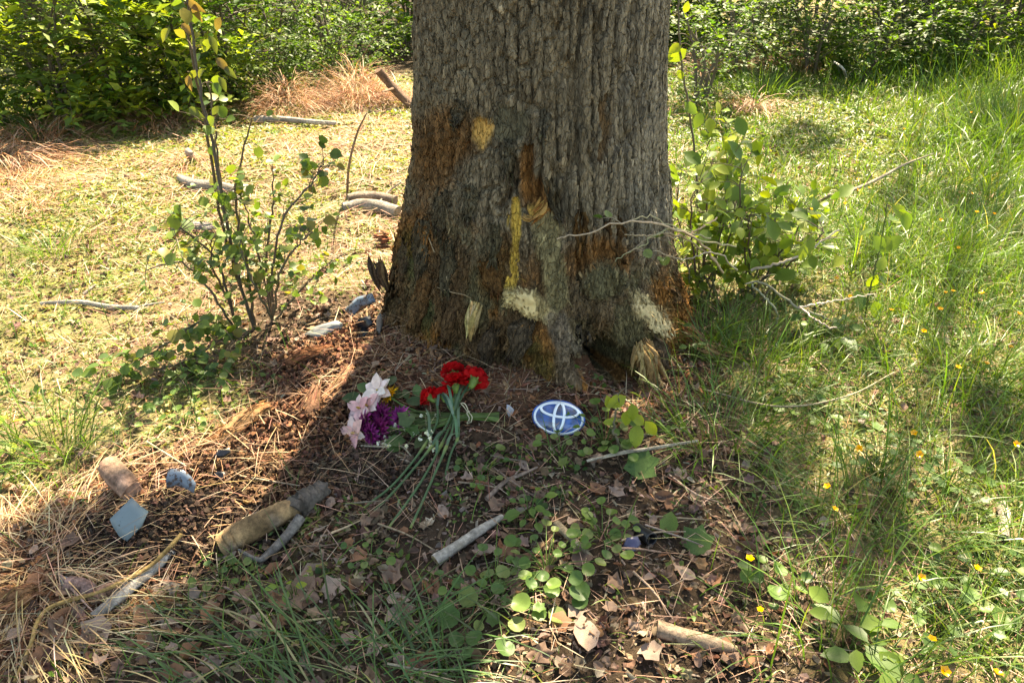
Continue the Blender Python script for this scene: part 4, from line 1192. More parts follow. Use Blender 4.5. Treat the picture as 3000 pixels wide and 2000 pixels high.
# ------------------------------------------------------------------ mixed bouquet lying to the left of the carnations
bq = thing('flower_bouquet', at(1300, 1235), 'tied mixed bouquet with purple, pink and yellow flowers on the mulch', 'bouquet')
STEMC = (.13, .20, .06)
heads = [('lily_bloom', 1113, 1147, .060), ('yellow_bloom', 1142, 1158, .045), ('lily_bloom', 1056, 1196, .05), ('lily_bloom', 1040, 1268, .035), ('purple_bloom', 1072, 1236, .05), ('purple_bloom', 1120, 1217, .055),
         ('purple_bloom', 1088, 1272, .04), ('purple_bloom', 1114, 1258, .045), ('purple_bloom', 1170, 1226, .045), ('lily_bloom', 1078, 1190, .05)]
for k, (nm, px, py, lf) in enumerate(heads):
    e = np.array(gl(px, py, lf)); yb = 1210 + (k % 5) * 6
    s1 = gl(1368, 1216 + (k % 4) * 3, .030 + .003 * (k % 3)); s2 = gl(1462, yb, .018 + .003 * (k % 3))
    m = gl(1225, 1205 + (k % 5) * 14, .035)
    ac = Acc(); tube(ac, spline([s2, s1, m, e], 16), [.0042, .0038, .003, .0022], vary(STEMC, 1, .2)[0], 7, .08, capcol=(.30, .36, .14))
    part('stem', ac, M_LEAF, bq, True)
    axis = unit(unit(e - m) * .7 + np.array([.1, -.75, .65])) if nm == 'lily_bloom' else unit(e - m + np.array([0, -.06, .05]))
    ac = Acc()
    a1 = unit(np.cross(axis, [.1, .3, 1.0])); a2 = np.cross(axis, a1)
    if nm == 'lily_bloom':
        for rep in range(1 if k else 2):
            for layer, (n_, tl, sc) in enumerate([(3, .42, .052), (3, .25, .048)]):
                az = np.linspace(0, 2 * np.pi, n_, endpoint=False) + layer * 1.05 + rep
                rd = np.outer(np.cos(az), a1) + np.outer(np.sin(az), a2)
                cc = vary((.78, .60, .56) if layer else (.76, .46, .44), n_, .06, .03) if k else vary((.80, .70, .64), n_, .05, .03)
                ac.inst(LEAF_OV, np.tile(e + axis * .012 * rep, (n_, 1)), frames(rd * math.cos(tl) + axis * math.sin(tl), axis - rd * .4), rng.uniform(.9, 1.1, n_) * sc, cc)
        az = np.linspace(0, 2 * np.pi, 5, endpoint=False); rd = np.outer(np.cos(az), a1) + np.outer(np.sin(az), a2)
        ac.inst(LEAF_LANCE, np.tile(e, (5, 1)), frames(axis + rd * .2, rd), np.full(5, .02), vary((.55, .42, .12), 5))
    else:
        pal = (.78, .46, .02) if nm == 'yellow_bloom' else ((.17, .014, .10) if k % 2 else (.25, .03, .17))
        sz = .037 if nm == 'yellow_bloom' else .044
        for layer, (n_, tl, sc) in enumerate([(16, .05, 1.0), (14, .4, .95), (12, .8, .8), (8, 1.2, .6)]):
            az = np.linspace(0, 2 * np.pi, n_, endpoint=False) + rng.uniform(0, 1)
            rd = np.outer(np.cos(az), a1) + np.outer(np.sin(az), a2)
            ac.inst(LEAF_LANCE, np.tile(e, (n_, 1)), frames(rd * math.cos(tl) + axis * math.sin(tl), axis * math.cos(tl) - rd * math.sin(tl)), sz * sc * rng.uniform(.85, 1.1, n_), vary(pal, n_, .2, .06))
        tube(ac, [e - axis * .006, e + axis * .004], [.004, .010], (.14, .20, .06) if nm != 'yellow_bloom' else (.6, .35, .02), 8)
    part(nm, ac, M_PETAL, bq)
for k in range(10):
    m = gl(1230 + 5 * k, 1206 + 4.5 * k, .022); 
    ac = Acc(); tube(ac, spline([gl(1150 + 11 * k, 1190 + 9 * k, .02), m, gl(1372, 1212 + 1.6 * k, .026), gl(1440 + 2 * k, 1212 + 2.2 * k, .012)], 12), [.002, .003, .0036, .004], vary(STEMC, 1, .25)[0], 6, .08, capcol=(.30, .36, .14))
    part('stem', ac, M_LEAF, bq, True)
for k, (px, py, lf, dx, dy, dz, ln) in enumerate([(1090, 1150, .05, -.9, .5, .3, .075), (1065, 1170, .045, -1, .1, .1, .085), (1140, 1130, .04, .3, 1, .3, .06), (1195, 1170, .03, -.4, .8, .5, .05), (1180, 1165, .035, -.8, .5, .2, .06), (1225, 1165, .04, -.2, .9, .7, .06),
                                      (1215, 1235, .06, -.9, .35, .2, .07), (1222, 1250, .05, -.6, -.7, .1, .06), (1190, 1290, .03, -.9, -.3, .2, .075), (1250, 1280, .03, -.5, -.9, .1, .07), (1180, 1310, .02, -1, -.2, .1, .06), (1240, 1180, .045, -1, .2, .1, .07)]):
    ac = Acc(); d = np.array([[dx, dy, dz]], float)
    ac.inst(LEAF_OV if k not in (6, 7) else DEAD[1], gl(px, py, lf)[None], frames(d, np.array([[0, -.5, 1.0]])), [ln * .8], vary((.075, .125, .04), 1))
    part('leaf', ac, M_LEAF, bq)
ac = Acc(); gp = Acc()
for k in range(54):
    px = rng.uniform(1105, 1285); py = 1195 + (px - 1105) * rng.uniform(-.05, .15) + rng.uniform(0, 110)
    q = gl(px, py, rng.uniform(.02, .055))
    n_ = 7; d = rand_dirs(n_, .4)
    gp.inst(LEAF_ROUND, np.tile(q, (n_, 1)), frames(d, rand_dirs(n_, .5)), np.full(n_, rng.uniform(.0055, .0085)), vary((.82, .82, .78), n_, .04, .01))
    tube(gp, spline([q, q * .5 + gl(1250, 1230, .03) * .5 + [0, 0, .006], gl(1262, 1232, .03)], 5), [.0006, .001], (.14, .20, .07), 4, caps=False)
part('white_filler_blossoms', gp, M_LEAF, bq, kind='stuff')
ac = Acc(); c = gl(1372, 1222, .028)
th = np.linspace(0, 2 * np.pi, 20)
tube(ac, c + np.stack([.004 * np.sin(3 * th), np.cos(th) * .020, np.sin(th) * .016], 1), .0014, (.62, .56, .38), 5)
tube(ac, spline([c + [0, 0, .016], c + [-.012, .01, .030], c + [-.022, .015, .040], c + [-.008, .012, .038], c + [.002, 0, .018], c + [.012, -.012, .010], c + [.008, -.02, -.004]], 20), .0013, (.62, .56, .38), 5)
part('tie_string', ac, M_TWIG, bq, True)

# ------------------------------------------------------------------ broken pieces of the car
def panel(name, pts, lift, thick, mat, label, cat, col=(1, 1, 1), bend=0.0, tilt=(0, 0, 1), group=None):
    """flat broken piece: outline in pixels laid on the ground, given thickness, lifted on one side"""
    P = np.array([gl(x, y, lf) for (x, y), lf in zip(pts, lift)]); c = P.mean(0)
    n = len(P)
    mid = c + (P - c) * .45; mid[:, 2] += bend * .6
    cc = np.array([P[:, 0].mean(), P[:, 1].mean(), P[:, 2].mean() + bend])
    top = np.concatenate([[cc], mid, P]); bot = top - unit(np.asarray(tilt, float)) * thick
    F = []
    for k in range(n):
        j = (k + 1) % n
        F += [(0, 1 + k, 1 + j), (1 + k, 1 + n + k, 1 + n + j), (1 + k, 1 + n + j, 1 + j)]
    F = np.array(F); m = len(top)
    S = []
    for k in range(n):
        j = (k + 1) % n
        a0, a1 = 1 + n + k, 1 + n + j
        S += [(a0, a0 + m, a1 + m), (a0, a1 + m, a1)]
    ac = Acc(); ac.add(np.concatenate([top, bot]), np.concatenate([F, F[:, ::-1] + m, S]), col)
    return single(name, ac, mat, (c[0], c[1], float(H(c[0], c[1]))), label, cat, group)

def dirty_mat(name, base, dirt, thr=.56, rough=.35, scale=38.0):
    m, nt, out = mat_new(name)
    tc = node(nt, 'ShaderNodeTexCoord'); nz_a = node(nt, 'ShaderNodeTexNoise', Scale=scale, Detail=7.0); nz_a.inputs['Roughness'].default_value = .7
    nt.links.new(tc.outputs['Object'], nz_a.inputs['Vector'])
    cr = node(nt, 'ShaderNodeValToRGB'); cr.color_ramp.elements[0].position = thr; cr.color_ramp.elements[0].color = (*base, 1)
    cr.color_ramp.elements[1].position = thr + .05; cr.color_ramp.elements[1].color = (*dirt, 1)
    p = node(nt, 'ShaderNodeBsdfPrincipled', Roughness=rough)
    nt.links.new(nz_a.outputs['Fac'], cr.inputs['Fac']); nt.links.new(cr.outputs[0], p.inputs['Base Color'])
    mr = node(nt, 'ShaderNodeMapRange'); mr.inputs['From Min'].default_value = thr; mr.inputs['From Max'].default_value = thr + .05; mr.inputs['To Min'].default_value = rough; mr.inputs['To Max'].default_value = .9
    nt.links.new(nz_a.outputs['Fac'], mr.inputs['Value']); nt.links.new(mr.outputs[0], p.inputs['Roughness'])
    nt.links.new(p.outputs[0], out.inputs['Surface'])
    return m
M_PANEL = dirty_mat('panel_paint', (.15, .195, .215), (.05, .045, .03), .60, .4)
M_PANEL2 = dirty_mat('dusty_panel', (.12, .155, .21), (.06, .04, .035), .50, .3, 55.0)
M_GREYP = dirty_mat('grey_plastic', (.17, .175, .18), (.08, .09, .07), .56, .5, 30.0)
M_PURP = dirty_mat('sheen_plastic', (.045, .045, .10), (.02, .018, .03), .62, .25)
panel('car_panel_shard', [(386, 1456), (321, 1520), (329, 1539), (348, 1569), (371, 1585), (415, 1539), (434, 1497), (408, 1478)], [.085, .055, .048, .035, .03, .045, .062, .075], .004, M_PANEL, 'pale blue-grey broken panel shard stuck in dark soil', 'car part', bend=.003, tilt=(.1, -.5, 1))
panel('car_panel_shard', [(494, 1372), (536, 1373), (560, 1395), (573, 1414), (567, 1443), (540, 1428), (512, 1420), (488, 1430), (486, 1405)], [.10, .10, .09, .075, .055, .065, .065, .055, .08], .004, M_PANEL2, 'dirt-spattered bluish crumpled panel piece half buried in soil', 'car part', bend=.010, tilt=(0, -.5, 1))
panel('plastic_fragment', [(1825, 1600), (1836, 1574), (1868, 1570), (1878, 1592), (1862, 1612), (1840, 1618)], [.02, .04, .04, .03, .02, .016], .003, M_PURP, 'dark bluish glossy plastic flap under the black tube end', 'car part', tilt=(0, -.4, 1))
panel('plastic_fragment', [(625, 1336), (640, 1318), (672, 1311), (676, 1320), (655, 1334)], [.03, .04, .04, .035, .03], .006, M_BLACKP, 'flat black plastic bit beside the red-brown bark trough', 'car part')
panel('plastic_fragment', [(622, 1392), (636, 1380), (658, 1382), (662, 1396), (640, 1404)], [.03, .04, .04, .035, .025], .012, M_BLACKP, 'lump of black plastic among orange wood chips', 'car part')
panel('plastic_fragment', [(1680, 1694), (1684, 1680), (1706, 1680), (1708, 1694), (1694, 1702)], [.01, .02, .02, .015, .008], .006, M_BLACKP, 'tiny black plastic square in the leaf litter', 'car part')
panel('plastic_fragment', [(175, 1700), (188, 1686), (204, 1690), (200, 1708), (182, 1716)], [.02, .025, .025, .02, .015], .006, M_GREYP, 'small grey chip beside the yellow stick', 'car part')
panel('plastic_fragment', [(1040, 952), (1048, 935), (1085, 925), (1092, 945), (1070, 960)], [.03, .06, .07, .06, .03], .01, M_BLACKP, 'bent black plastic piece jammed behind the trunk', 'car part', bend=.02)
panel('plastic_fragment', [(1020, 985), (1040, 965), (1082, 960), (1076, 978), (1045, 990)], [.02, .03, .03, .03, .02], .008, M_BLACKP, 'black plastic sliver on the pink wood chips', 'car part')
panel('car_panel_piece', [(893, 978), (925, 955), (985, 938), (1003, 946), (998, 962), (940, 985)], [.02, .04, .05, .05, .03, .02], .012, M_GREYP, 'long flat grey slab beside the sapling foot', 'car part')
panel('car_panel_piece', [(1010, 905), (1045, 870), (1090, 858), (1100, 880), (1060, 900), (1030, 925)], [.05, .09, .11, .09, .05, .03], .006, M_PANEL2, 'pale bluish sheet leaning behind the trunk foot', 'car part', bend=.01)
panel('car_panel_piece', [(1098, 975), (1106, 925), (1116, 918), (1122, 945), (1112, 985)], [.01, .10, .11, .06, .01], .006, M_GREYP, 'narrow grey-green slab standing against the trunk', 'car part')
# clear shard
M_SHARD, nt, out = mat_new('milky_shard')
p_ = node(nt, 'ShaderNodeBsdfPrincipled', Roughness=0.15); p_.inputs['Base Color'].default_value = (.55, .54, .60, 1); p_.inputs['Transmission Weight'].default_value = .35
nt.links.new(p_.outputs[0], out.inputs['Surface'])
panel('plastic_shard', [(1484, 1184), (1492, 1186), (1507, 1200), (1500, 1214), (1491, 1222), (1487, 1214), (1484, 1204)], [.045, .045, .03, .012, .004, .012, .03], .003, M_SHARD, 'milky broken lens shard standing between bouquet and badge', 'car part', tilt=(0, -.8, .5))
# tube end
tp = gl(1900, 1572, .022); t = thing('black_tube', (tp[0], tp[1], float(H(tp[0], tp[1]))), 'short black plastic tube with an open end in the litter', 'car part')
ac = Acc(); d = unit(np.array([.35, -.75, .25])); P = tp + np.outer(np.linspace(-.05, .012, 8), d)
tube(ac, P, [.015, .015, .016, .0165], (1, 1, 1), 20, caps=False)
tube(ac, P[::-1], [.0125], (1, 1, 1), 20, caps=False)
part('tube_body', ac, M_BLACKP, t, True)
ac = Acc(); a1 = unit(np.cross(d, [0, 0, 1])); a2 = np.cross(d, a1); th = np.linspace(0, 2 * np.pi, 25)
tube(ac, P[-1] + .0145 * (np.outer(np.cos(th), a1) + np.outer(np.sin(th), a2)), .0024, (1, 1, 1), 6, caps=False)
part('rim', ac, M_BLACKP, t, True)
tp = gl(780, 1305, .02); ac = Acc(); d = unit(np.array([.3, -.8, .3]))
tube(ac, tp + np.outer(np.linspace(-.03, .006, 5), d), [.010, .011], (1, 1, 1), 14, caps=False); tube(ac, tp + np.outer(np.linspace(.006, -.03, 5), d), [.0085], (1, 1, 1), 14, caps=False)
single('black_tube', ac, M_BLACKP, (tp[0], tp[1], tp[2] - .02), 'small black tube piece on the reddish wood crumbs', 'car part')

# ------------------------------------------------------------------ logs, sticks and twigs
def stick(name, pts, lift, rad, col, label, cat='stick', group=None, sides=8, rough=.12, capcol=None, mat=None, branches=(), n=18, squash=1.0, seed=0, mid=None, wob=.3):
    W = [gl(p_[0], p_[1], lift[k] if np.ndim(lift) else lift) if len(p_) == 2 else on_plane(*p_) for k, p_ in enumerate(pts)]
    P = spline(W, n)
    P = P + rng.normal(size=P.shape) * np.mean(rad) * wob * .1
    lo = P[np.argmin(P[:, 2])]
    ac = Acc()
    def cf(V, C):
        q = fbm(V[:, 0] * 60 + V[:, 2] * 40, V[:, 1] * 60, 300 + seed, 3)[:, None]
        C = C * (1 + .5 * q)
        if mid is not None:
            w_ = sstep(.0, .25, fbm(V[:, 0] * 14 + 5, V[:, 1] * 14, 310 + seed, 3))[:, None]
            C = C * (1 - w_) + np.asarray(mid) * w_
        return C
    tube(ac, P, rad, col, sides, rough, seed, True, capcol, squash, cf)
    base = (lo[0], lo[1], float(H(lo[0], lo[1])))
    if not branches:
        return single(name, ac, mat or M_LOG, base, label, cat, group, smooth=True)
    t = thing(name, base, label, cat, group)
    part('main_stem', ac, mat or M_LOG, t, True)
    for (k, q, lf, r2) in branches:
        W = [P[int(k * (n - 1))]] + [gl(a_[0], a_[1], lf) if len(a_) == 2 else on_plane(*a_) for a_ in q]
        ac = Acc(); tube(ac, spline(W, 10), r2, col, 6, rough, seed + 3, colfn=cf); part('side_branch', ac, mat or M_LOG, t, True)
    return t
def slab(name, pts, lift, wid, arc, thick, col, label, cat='bark', n=22, m=9, seed=0, col2=None, ragged=.22):
    """curved plate of bark or rotten wood with ragged ends"""
    W = [gl(p_[0], p_[1], lift[k] if np.ndim(lift) else lift) for k, p_ in enumerate(pts)]
    P = spline(W, n); T = unit(np.gradient(P, axis=0)); A = unit(np.cross(T, [0, 0, 1.0])); B = np.cross(A, T)
    v = np.linspace(-1, 1, m)
    I, J = np.meshgrid(np.arange(n), np.arange(m), indexing='ij')
    w_ = np.interp(np.linspace(0, 1, n), np.linspace(0, 1, len(wid)), wid)[:, None] * (1 + ragged * fbm(I * .35, J * 0 + 3, seed, 3))
    end = ragged * 2.2 * vnoise(J * 1.7, I * 0 + seed, seed + 5)                      # broken ends run along the grain
    along = (np.where(I < 2, -end, 0) + np.where(I > n - 3, end, 0)) * w_
    ang = v[None] * arc
    rad = w_ / max(math.sin(min(arc, 1.5)), .2)
    h = thick * (.5 * fbm(I * .5, J * .9, seed + 7, 3) + .7 * vnoise(J * 2.3, I * .12, seed + 8))
    top = P[:, None] + A[:, None] * (np.sin(ang) * rad)[..., None] + B[:, None] * ((np.cos(ang) - 1) * rad + h)[..., None] + T[:, None] * along[..., None]
    bot = top - B[:, None] * (thick * (.8 + .4 * fbm(I * .6, J * .6, seed + 11, 2)))[..., None]
    V = np.concatenate([top.reshape(-1, 3), bot.reshape(-1, 3)]); K = n * m; F = []
    for i in range(n - 1):
        for j in range(m - 1):
            a0 = i * m + j
            F += [(a0, a0 + 1, a0 + m + 1), (a0, a0 + m + 1, a0 + m), (K + a0, K + a0 + m + 1, K + a0 + 1), (K + a0, K + a0 + m, K + a0 + m + 1)]
    edge = [(i * m, (i + 1) * m) for i in range(n - 1)] + [((i + 1) * m + m - 1, i * m + m - 1) for i in range(n - 1)] + [(j + 1, j) for j in range(m - 1)] + [((n - 1) * m + j, (n - 1) * m + j + 1) for j in range(m - 1)]
    for a0, a1 in edge: F += [(a0, a1, a1 + K), (a0, a1 + K, a0 + K)]
    q = fbm(V[:, 0] * 55, V[:, 1] * 55 + V[:, 2] * 30, 400 + seed, 3)[:, None]
    C = np.asarray(col)[None] * (1 + .7 * q)
    if col2 is not None:
        k_ = sstep(-.05, .2, fbm(V[:, 0] * 18, V[:, 1] * 18, 410 + seed, 3))[:, None]; C = C * (1 - k_) + np.asarray(col2) * (1 + .5 * q) * k_
    ac = Acc(); ac.add(V, F, C)
    for e, sg in ((0, -1), (n - 1, 1)):                                               # splintered ends
        for j in range(m * 2):
            q0 = P[e] + A[e] * w_[e, 0] * rng.uniform(-1, 1) - B[e] * thick * rng.uniform(0, 1)
            tube(ac, spline([q0 - T[e] * sg * .01, q0 + T[e] * sg * rng.uniform(.004, .022) + rng.normal(size=3) * .002], 3), [.0028, .0006], vary(col, 1, .3)[0], 4, caps=False)
    for j in range(46):                                                               # loose fibres lying along it
        i_ = rng.integers(1, n - 5); v_ = rng.integers(0, m); q0 = top[i_, v_] + B[i_] * .001; q1 = top[min(i_ + rng.integers(3, 7), n - 1), min(max(v_ + rng.integers(-1, 2), 0), m - 1)] + B[i_] * rng.uniform(.001, .006)
        tube(ac, [q0, (q0 + q1) / 2 + B[i_] * .002, q1], [.0008, .002, .0006], vary(col, 1, .4)[0], 4, caps=False)
    lo = P[np.argmin(P[:, 2])]
    return single(name, ac, M_CHIP, (lo[0], lo[1], float(H(lo[0], lo[1]))), label, cat)
GREYW = (.30, .26, .22); PALE = (.36, .32, .275); REDW = (.34, .19, .12)
stick('log', [(650, 1600), (705, 1565), (790, 1520), (875, 1478)], [.028, .034, .036, .034], [.029, .030, .029, .026], (.30, .19, .095), 'stripped tan log with a dark streak lying on soil', 'log', sides=14, capcol=(.30, .20, .11), mid=(.20, .155, .12), n=26, seed=1)
stick('log', [(862, 1490), (900, 1462), (948, 1432)], [.04, .04, .04], [.030, .028, .024], (.12, .10, .085), 'dark grey rough log butting against the tan log', 'log', sides=12, rough=.5, seed=2)
stick('fallen_branch', [(880, 1515), (845, 1562), (795, 1612), (760, 1640)], [.03, .025, .018, .012], [.016, .014, .012, .007], (.19, .165, .145), 'dark grey forked branch along the tan log', 'branch', rough=.25, seed=3, branches=[(.75, [(760, 1640), (700, 1610)], .02, [.009, .004])])
stick('wood_chunk', [(318, 1368), (352, 1402), (388, 1440)], [.065, .05, .03], [.031, .030, .026], (.34, .20, .14), 'short pinkish log with a cut end propped in the straw', 'log', sides=12, capcol=(.46, .30, .23), seed=4, mid=(.34, .22, .15))
stick('fallen_branch', [(272, 1806), (345, 1750), (430, 1680), (519, 1606)], [.015, .02, .022, .02], [.012, .016, .017, .010], (.36, .33, .30), 'pale grey flaking branch beside the yellow stick', 'branch', rough=.3, seed=5, squash=.7, n=24)
stick('yellow_stick', [(531, 1563), (480, 1620), (425, 1666), (300, 1730), (136, 1785), (85, 1900), (42, 1995)], [.06, .05, .04, .035, .03, .02, .015], [.0055, .005, .0045, .0045, .0035], (.36, .235, .09), 'long bent yellowish stick sweeping down through the straw', 'stick', n=40, seed=6)
stick('wood_chunk', [(200, 1706), (240, 1716), (275, 1732)], .022, [.018, .020, .016], (.24, .15, .13), 'dark pinkish wood stub between straw and grey branch', 'log', sides=10, capcol=(.36, .24, .2), rough=.2, seed=7)
stick('wood_chunk', [(272, 1752), (305, 1732), (340, 1716)], .02, [.015, .016, .012], (.34, .19, .13), 'reddish wood stub lying on the pale grey branch', 'log', sides=10, rough=.2, seed=8)
stick('stick', [(1276, 1642), (1340, 1598), (1410, 1550), (1472, 1513)], [.014, .018, .018, .014], [.017, .013, .012, .008], PALE, 'weathered whitish stick with a tan broken end', 'stick', capcol=(.45, .33, .18), seed=10, n=24, mid=(.34, .29, .22))
stick('stick', [(1425, 1461), (1480, 1410), (1530, 1388), (1574, 1368)], [.012, .02, .022, .02], [.007, .006, .005, .003], (.26, .19, .15), 'thin brown twig pointing at the badge', 'twig', seed=11, branches=[(.5, [(1530, 1365)], .03, [.003, .0015])])
stick('stick', [(1628, 1532), (1665, 1568), (1700, 1600), (1735, 1632)], [.03, .022, .016, .01], [.010, .010, .008, .004], (.24, .19, .13), 'split dark stick with a pale broken tip among round leaves', 'stick', capcol=(.50, .36, .16), seed=12)
stick('stick', [(1925, 1842), (2000, 1862), (2090, 1885), (2170, 1905)], [.02, .02, .016, .012], [.019, .018, .015, .007], (.33, .23, .16), 'thick brown stick with a knot near the sunny leaf patch', 'stick', capcol=(.38, .27, .18), sides=10, seed=13)
stick('stick', [(2936, 1476), (2945, 1520), (2940, 1574)], [.02, .02, .016], [.012, .014, .012], (.42, .34, .28), 'chunky pale stick end lying in the meadow weeds', 'stick', rough=.25, seed=14)
stick('fallen_branch', [(2425, 574), (2468, 568), (2560, 530), (2650, 482), (2735, 450)], [.10, .12, .14, .16, .17], [.010, .009, .008, .006, .003], (.27, .22, .16), 'long grey-brown dead branch resting on the tall grass', 'branch', n=26, seed=15, branches=[(.05, [(2380, 600), (2330, 620)], .03, [.008, .007]), (.45, [(2560, 505)], .2, [.003, .0015])])
stick('stick', [(2520, 255), (2538, 218), (2566, 178)], [.0, .12, .25], [.016, .016, .012], (.05, .035, .028), 'dark stick poking up at a slant before the sedge', 'stick', seed=16)
stick('stick', [(2444, 182), (2468, 200), (2478, 222), (2481, 245)], [.18, .16, .08, .0], [.008, .010, .012, .012], (.46, .42, .37), 'pale curved stick arching out of the sedge', 'stick', seed=17)
stick('fallen_branch', [(748, 349), (830, 350), (900, 356), (985, 362)], [.05, .05, .05, .04], [.026, .022, .018, .015], (.33, .28, .24), 'straight grey branch lying across the straw in the sun', 'branch', seed=18)
stick('log', [(1108, 206), (1145, 250), (1206, 310)], [.30, .18, .04], [.030, .036, .034], (.20, .12, .08), 'reddish brown log leaning by the dry grass mound', 'log', sides=10, rough=.2, seed=19, branches=[(.6, [(1120, 270)], .2, [.012, .006])])
stick('twig', [(1017, 588), (1022, 490), (1046, 392), (1074, 332)], [.0, .22, .42, .55], [.007, .007, .005, .003], (.20, .15, .12), 'thin bent twig standing upright in the clearing', 'twig', seed=20)
stick('log', [(1005, 606), (1060, 598), (1110, 604), (1165, 622)], .03, [.022, .030, .032, .034], (.26, .22, .185), 'weathered grey log lying against the trunk in grass', 'log', sides=12, rough=.2, seed=21)
stick('log', [(1020, 580), (1085, 572), (1160, 586)], .05, [.018, .024, .026], (.24, .18, .14), 'brownish log stacked just behind the grey log', 'log', sides=10, rough=.2, seed=22)
stick('twig', [(1108, 598), (1140, 560), (1176, 534)], [.03, .08, .13], [.007, .006, .003], (.34, .27, .22), 'pale twig leaning over the grey log', 'twig', seed=23)
stick('log', [(528, 522), (570, 540), (630, 545), (690, 556)], .035, [.020, .028, .028, .022], (.27, .23, .20), 'grey crooked log behind the sapling stems', 'log', sides=10, rough=.25, seed=24)
stick('log', [(660, 596), (690, 572), (722, 548)], .035, [.026, .030, .024], (.34, .30, .27), 'bleached log stub partly covered by weeds', 'log', sides=10, rough=.3, seed=25)
stick('wood_chunk', [(548, 440), (556, 452), (566, 468)], [.09, .07, .03], [.018, .022, .022], (.36, .27, .21), 'small broken stub sticking out of a straw heap', 'log', sides=9, rough=.25, seed=26)
stick('fallen_branch', [(120, 888), (230, 884), (320, 898), (410, 902)], .02, [.007, .010, .011, .010], PALE, 'slim bleached branch lying on yellow-green weeds', 'branch', seed=29, branches=[(.97, [(450, 890), (482, 886)], .03, [.006, .003])])
stick('twig', [(245, 862), (262, 848), (280, 834)], [.02, .03, .04], [.007, .007, .004], (.32, .25, .2), 'short brown twig near the slim bleached branch', 'twig', seed=30)
stick('twig', [(1719, 1350), (1822, 1326), (1900, 1314), (2045, 1290)], [.03, .05, .06, .06], [.004, .0055, .005, .003], (.46, .40, .31), 'long pale twig lying over weeds in front of the badge', 'twig', seed=31, n=24)
stick('twig', [(2060, 1140), (2280, 1190), (2480, 1160), (2620, 1090)], [.05, .08, .10, .13], [.003, .003, .0025, .002], (.40, .33, .22), 'thin tan stem arching through the grass', 'twig', n=24, seed=32)
stick('twig', [(1040, 1305), (1130, 1308), (1175, 1306), (1205, 1335)], [.02, .025, .025, .01], [.0025, .003, .0025, .002], (.50, .42, .30), 'thin straw-coloured stem below the white filler flowers', 'twig', seed=33)
slab('bark_piece', [(600, 1284), (665, 1250), (720, 1205), (775, 1182)], [.03, .05, .06, .055], [.024, .036, .040, .026], 1.1, .010, (.22, .10, .04), 'curved red-brown bark trough on the wood crumbs', seed=34, col2=(.34, .19, .09))
slab('bark_piece', [(860, 1230), (905, 1180), (925, 1130)], [.02, .05, .06], [.02, .028, .016], .9, .012, (.17, .085, .05), 'upright red-brown bark lump below the sapling', seed=35, n=14)
slab('bark_piece', [(840, 1060), (900, 1030), (965, 1020)], [.03, .05, .05], [.018, .034, .022], .6, .012, (.22, .09, .042), 'reddish rotten slab near the grey slab', seed=36, n=14)
slab('bark_piece', [(1115, 1345), (1160, 1330), (1200, 1345)], .012, [.018, .026, .012], .8, .004, (.22, .16, .115), 'pale curled bark flake under the carnation stems', seed=37, n=14)
def heap(px, py, rx, ry, hgt, n, cols, label, cat='soil'):
    b = at(px, py); ac = Acc()
    q = rng.normal(size=(n, 2)) * .5
    rr = np.hypot(q[:, 0], q[:, 1]); x = b[0] + q[:, 0] * rx; y = b[1] + q[:, 1] * ry
    z = H(x, y) + hgt * np.exp(-(rr / .7) ** 2) * np.sqrt(rng.uniform(0, 1, n))
    sc = rng.uniform(.005, .022, n)
    ac.inst(CHIP, np.stack([x, y, z], 1), frames(rand_dirs(n), rand_dirs(n)), np.stack([sc * .8, sc, sc * rng.uniform(.8, 1.6, n)], 1), mixcols(cols, [2, 1.5, 1], n))
    ac.inst((CHIP[0] * [1, 1, -1], CHIP[1]), np.stack([x, y, z], 1), frames(rand_dirs(n), rand_dirs(n)), np.stack([sc * .8, sc, sc * rng.uniform(.8, 1.6, n)], 1), mixcols(cols, [2, 1.5, 1], n))
    single('soil_heap', ac, M_CHIP, b, label, cat, kind='stuff')
DARKS = [(.060, .036, .026), (.095, .055, .038), (.04, .026, .02)]
heap(490, 1600, .26, .12, .035, 2600, DARKS, 'dark crumbly soil heap behind the yellow stick')
heap(580, 1510, .20, .12, .035, 2200, DARKS, 'dark crumbled soil between the two panel pieces')
heap(700, 1400, .40, .20, .03, 2600, [(.15, .075, .042), (.21, .11, .06), (.08, .045, .03)], 'reddish crumbs heaped above the tan log')
heap(920, 1230, .30, .30, .04, 2600, [(.17, .075, .042), (.24, .115, .06), (.09, .045, .03)], 'reddish wood crumbs banked against the bouquet side')
heap(980, 1060, .26, .26, .05, 2200, [(.20, .09, .05), (.27, .13, .075), (.10, .05, .03)], 'pinkish wood crumbs at the sunny foot of the trunk')
heap(1030, 1360, .26, .18, .025, 1800, [(.10, .066, .045), (.14, .09, .06), (.06, .04, .03)], 'brown clods between bouquet and tan log')
slab('bark_piece', [(-20, 1760), (40, 1745), (92, 1726)], .030, [.03, .034, .016], .5, .018, (.34, .17, .08), 'orange rotten wood chunk in the sunny straw', 'log', seed=9, n=14, col2=(.22, .10, .05))
slab('bark_piece', [(505, 702), (508, 668), (512, 636)], [.0, .06, .11], [.026, .034, .022], .9, .012, (.20, .10, .05), 'rust brown upright bark stub beside pale wood', 'log', seed=27, n=14)
slab('bark_piece', [(520, 668), (570, 655), (625, 660)], .045, [.026, .034, .024], .9, .014, (.30, .26, .24), 'pale grey crumbling wood beside the rust brown stub', 'log', seed=28, n=16)
slab('bark_piece', [(940, 1180), (985, 1130), (1020, 1075)], .03, [.015, .022, .014], .6, .008, (.26, .13, .07), 'reddish bark splinter on crumbs below the trunk foot', seed=51, n=14)
slab('bark_piece', [(700, 1320), (760, 1345), (830, 1335)], .025, [.012, .02, .012], .7, .006, (.20, .10, .05), 'short brown bark slip near the small black tube', seed=52, n=12)
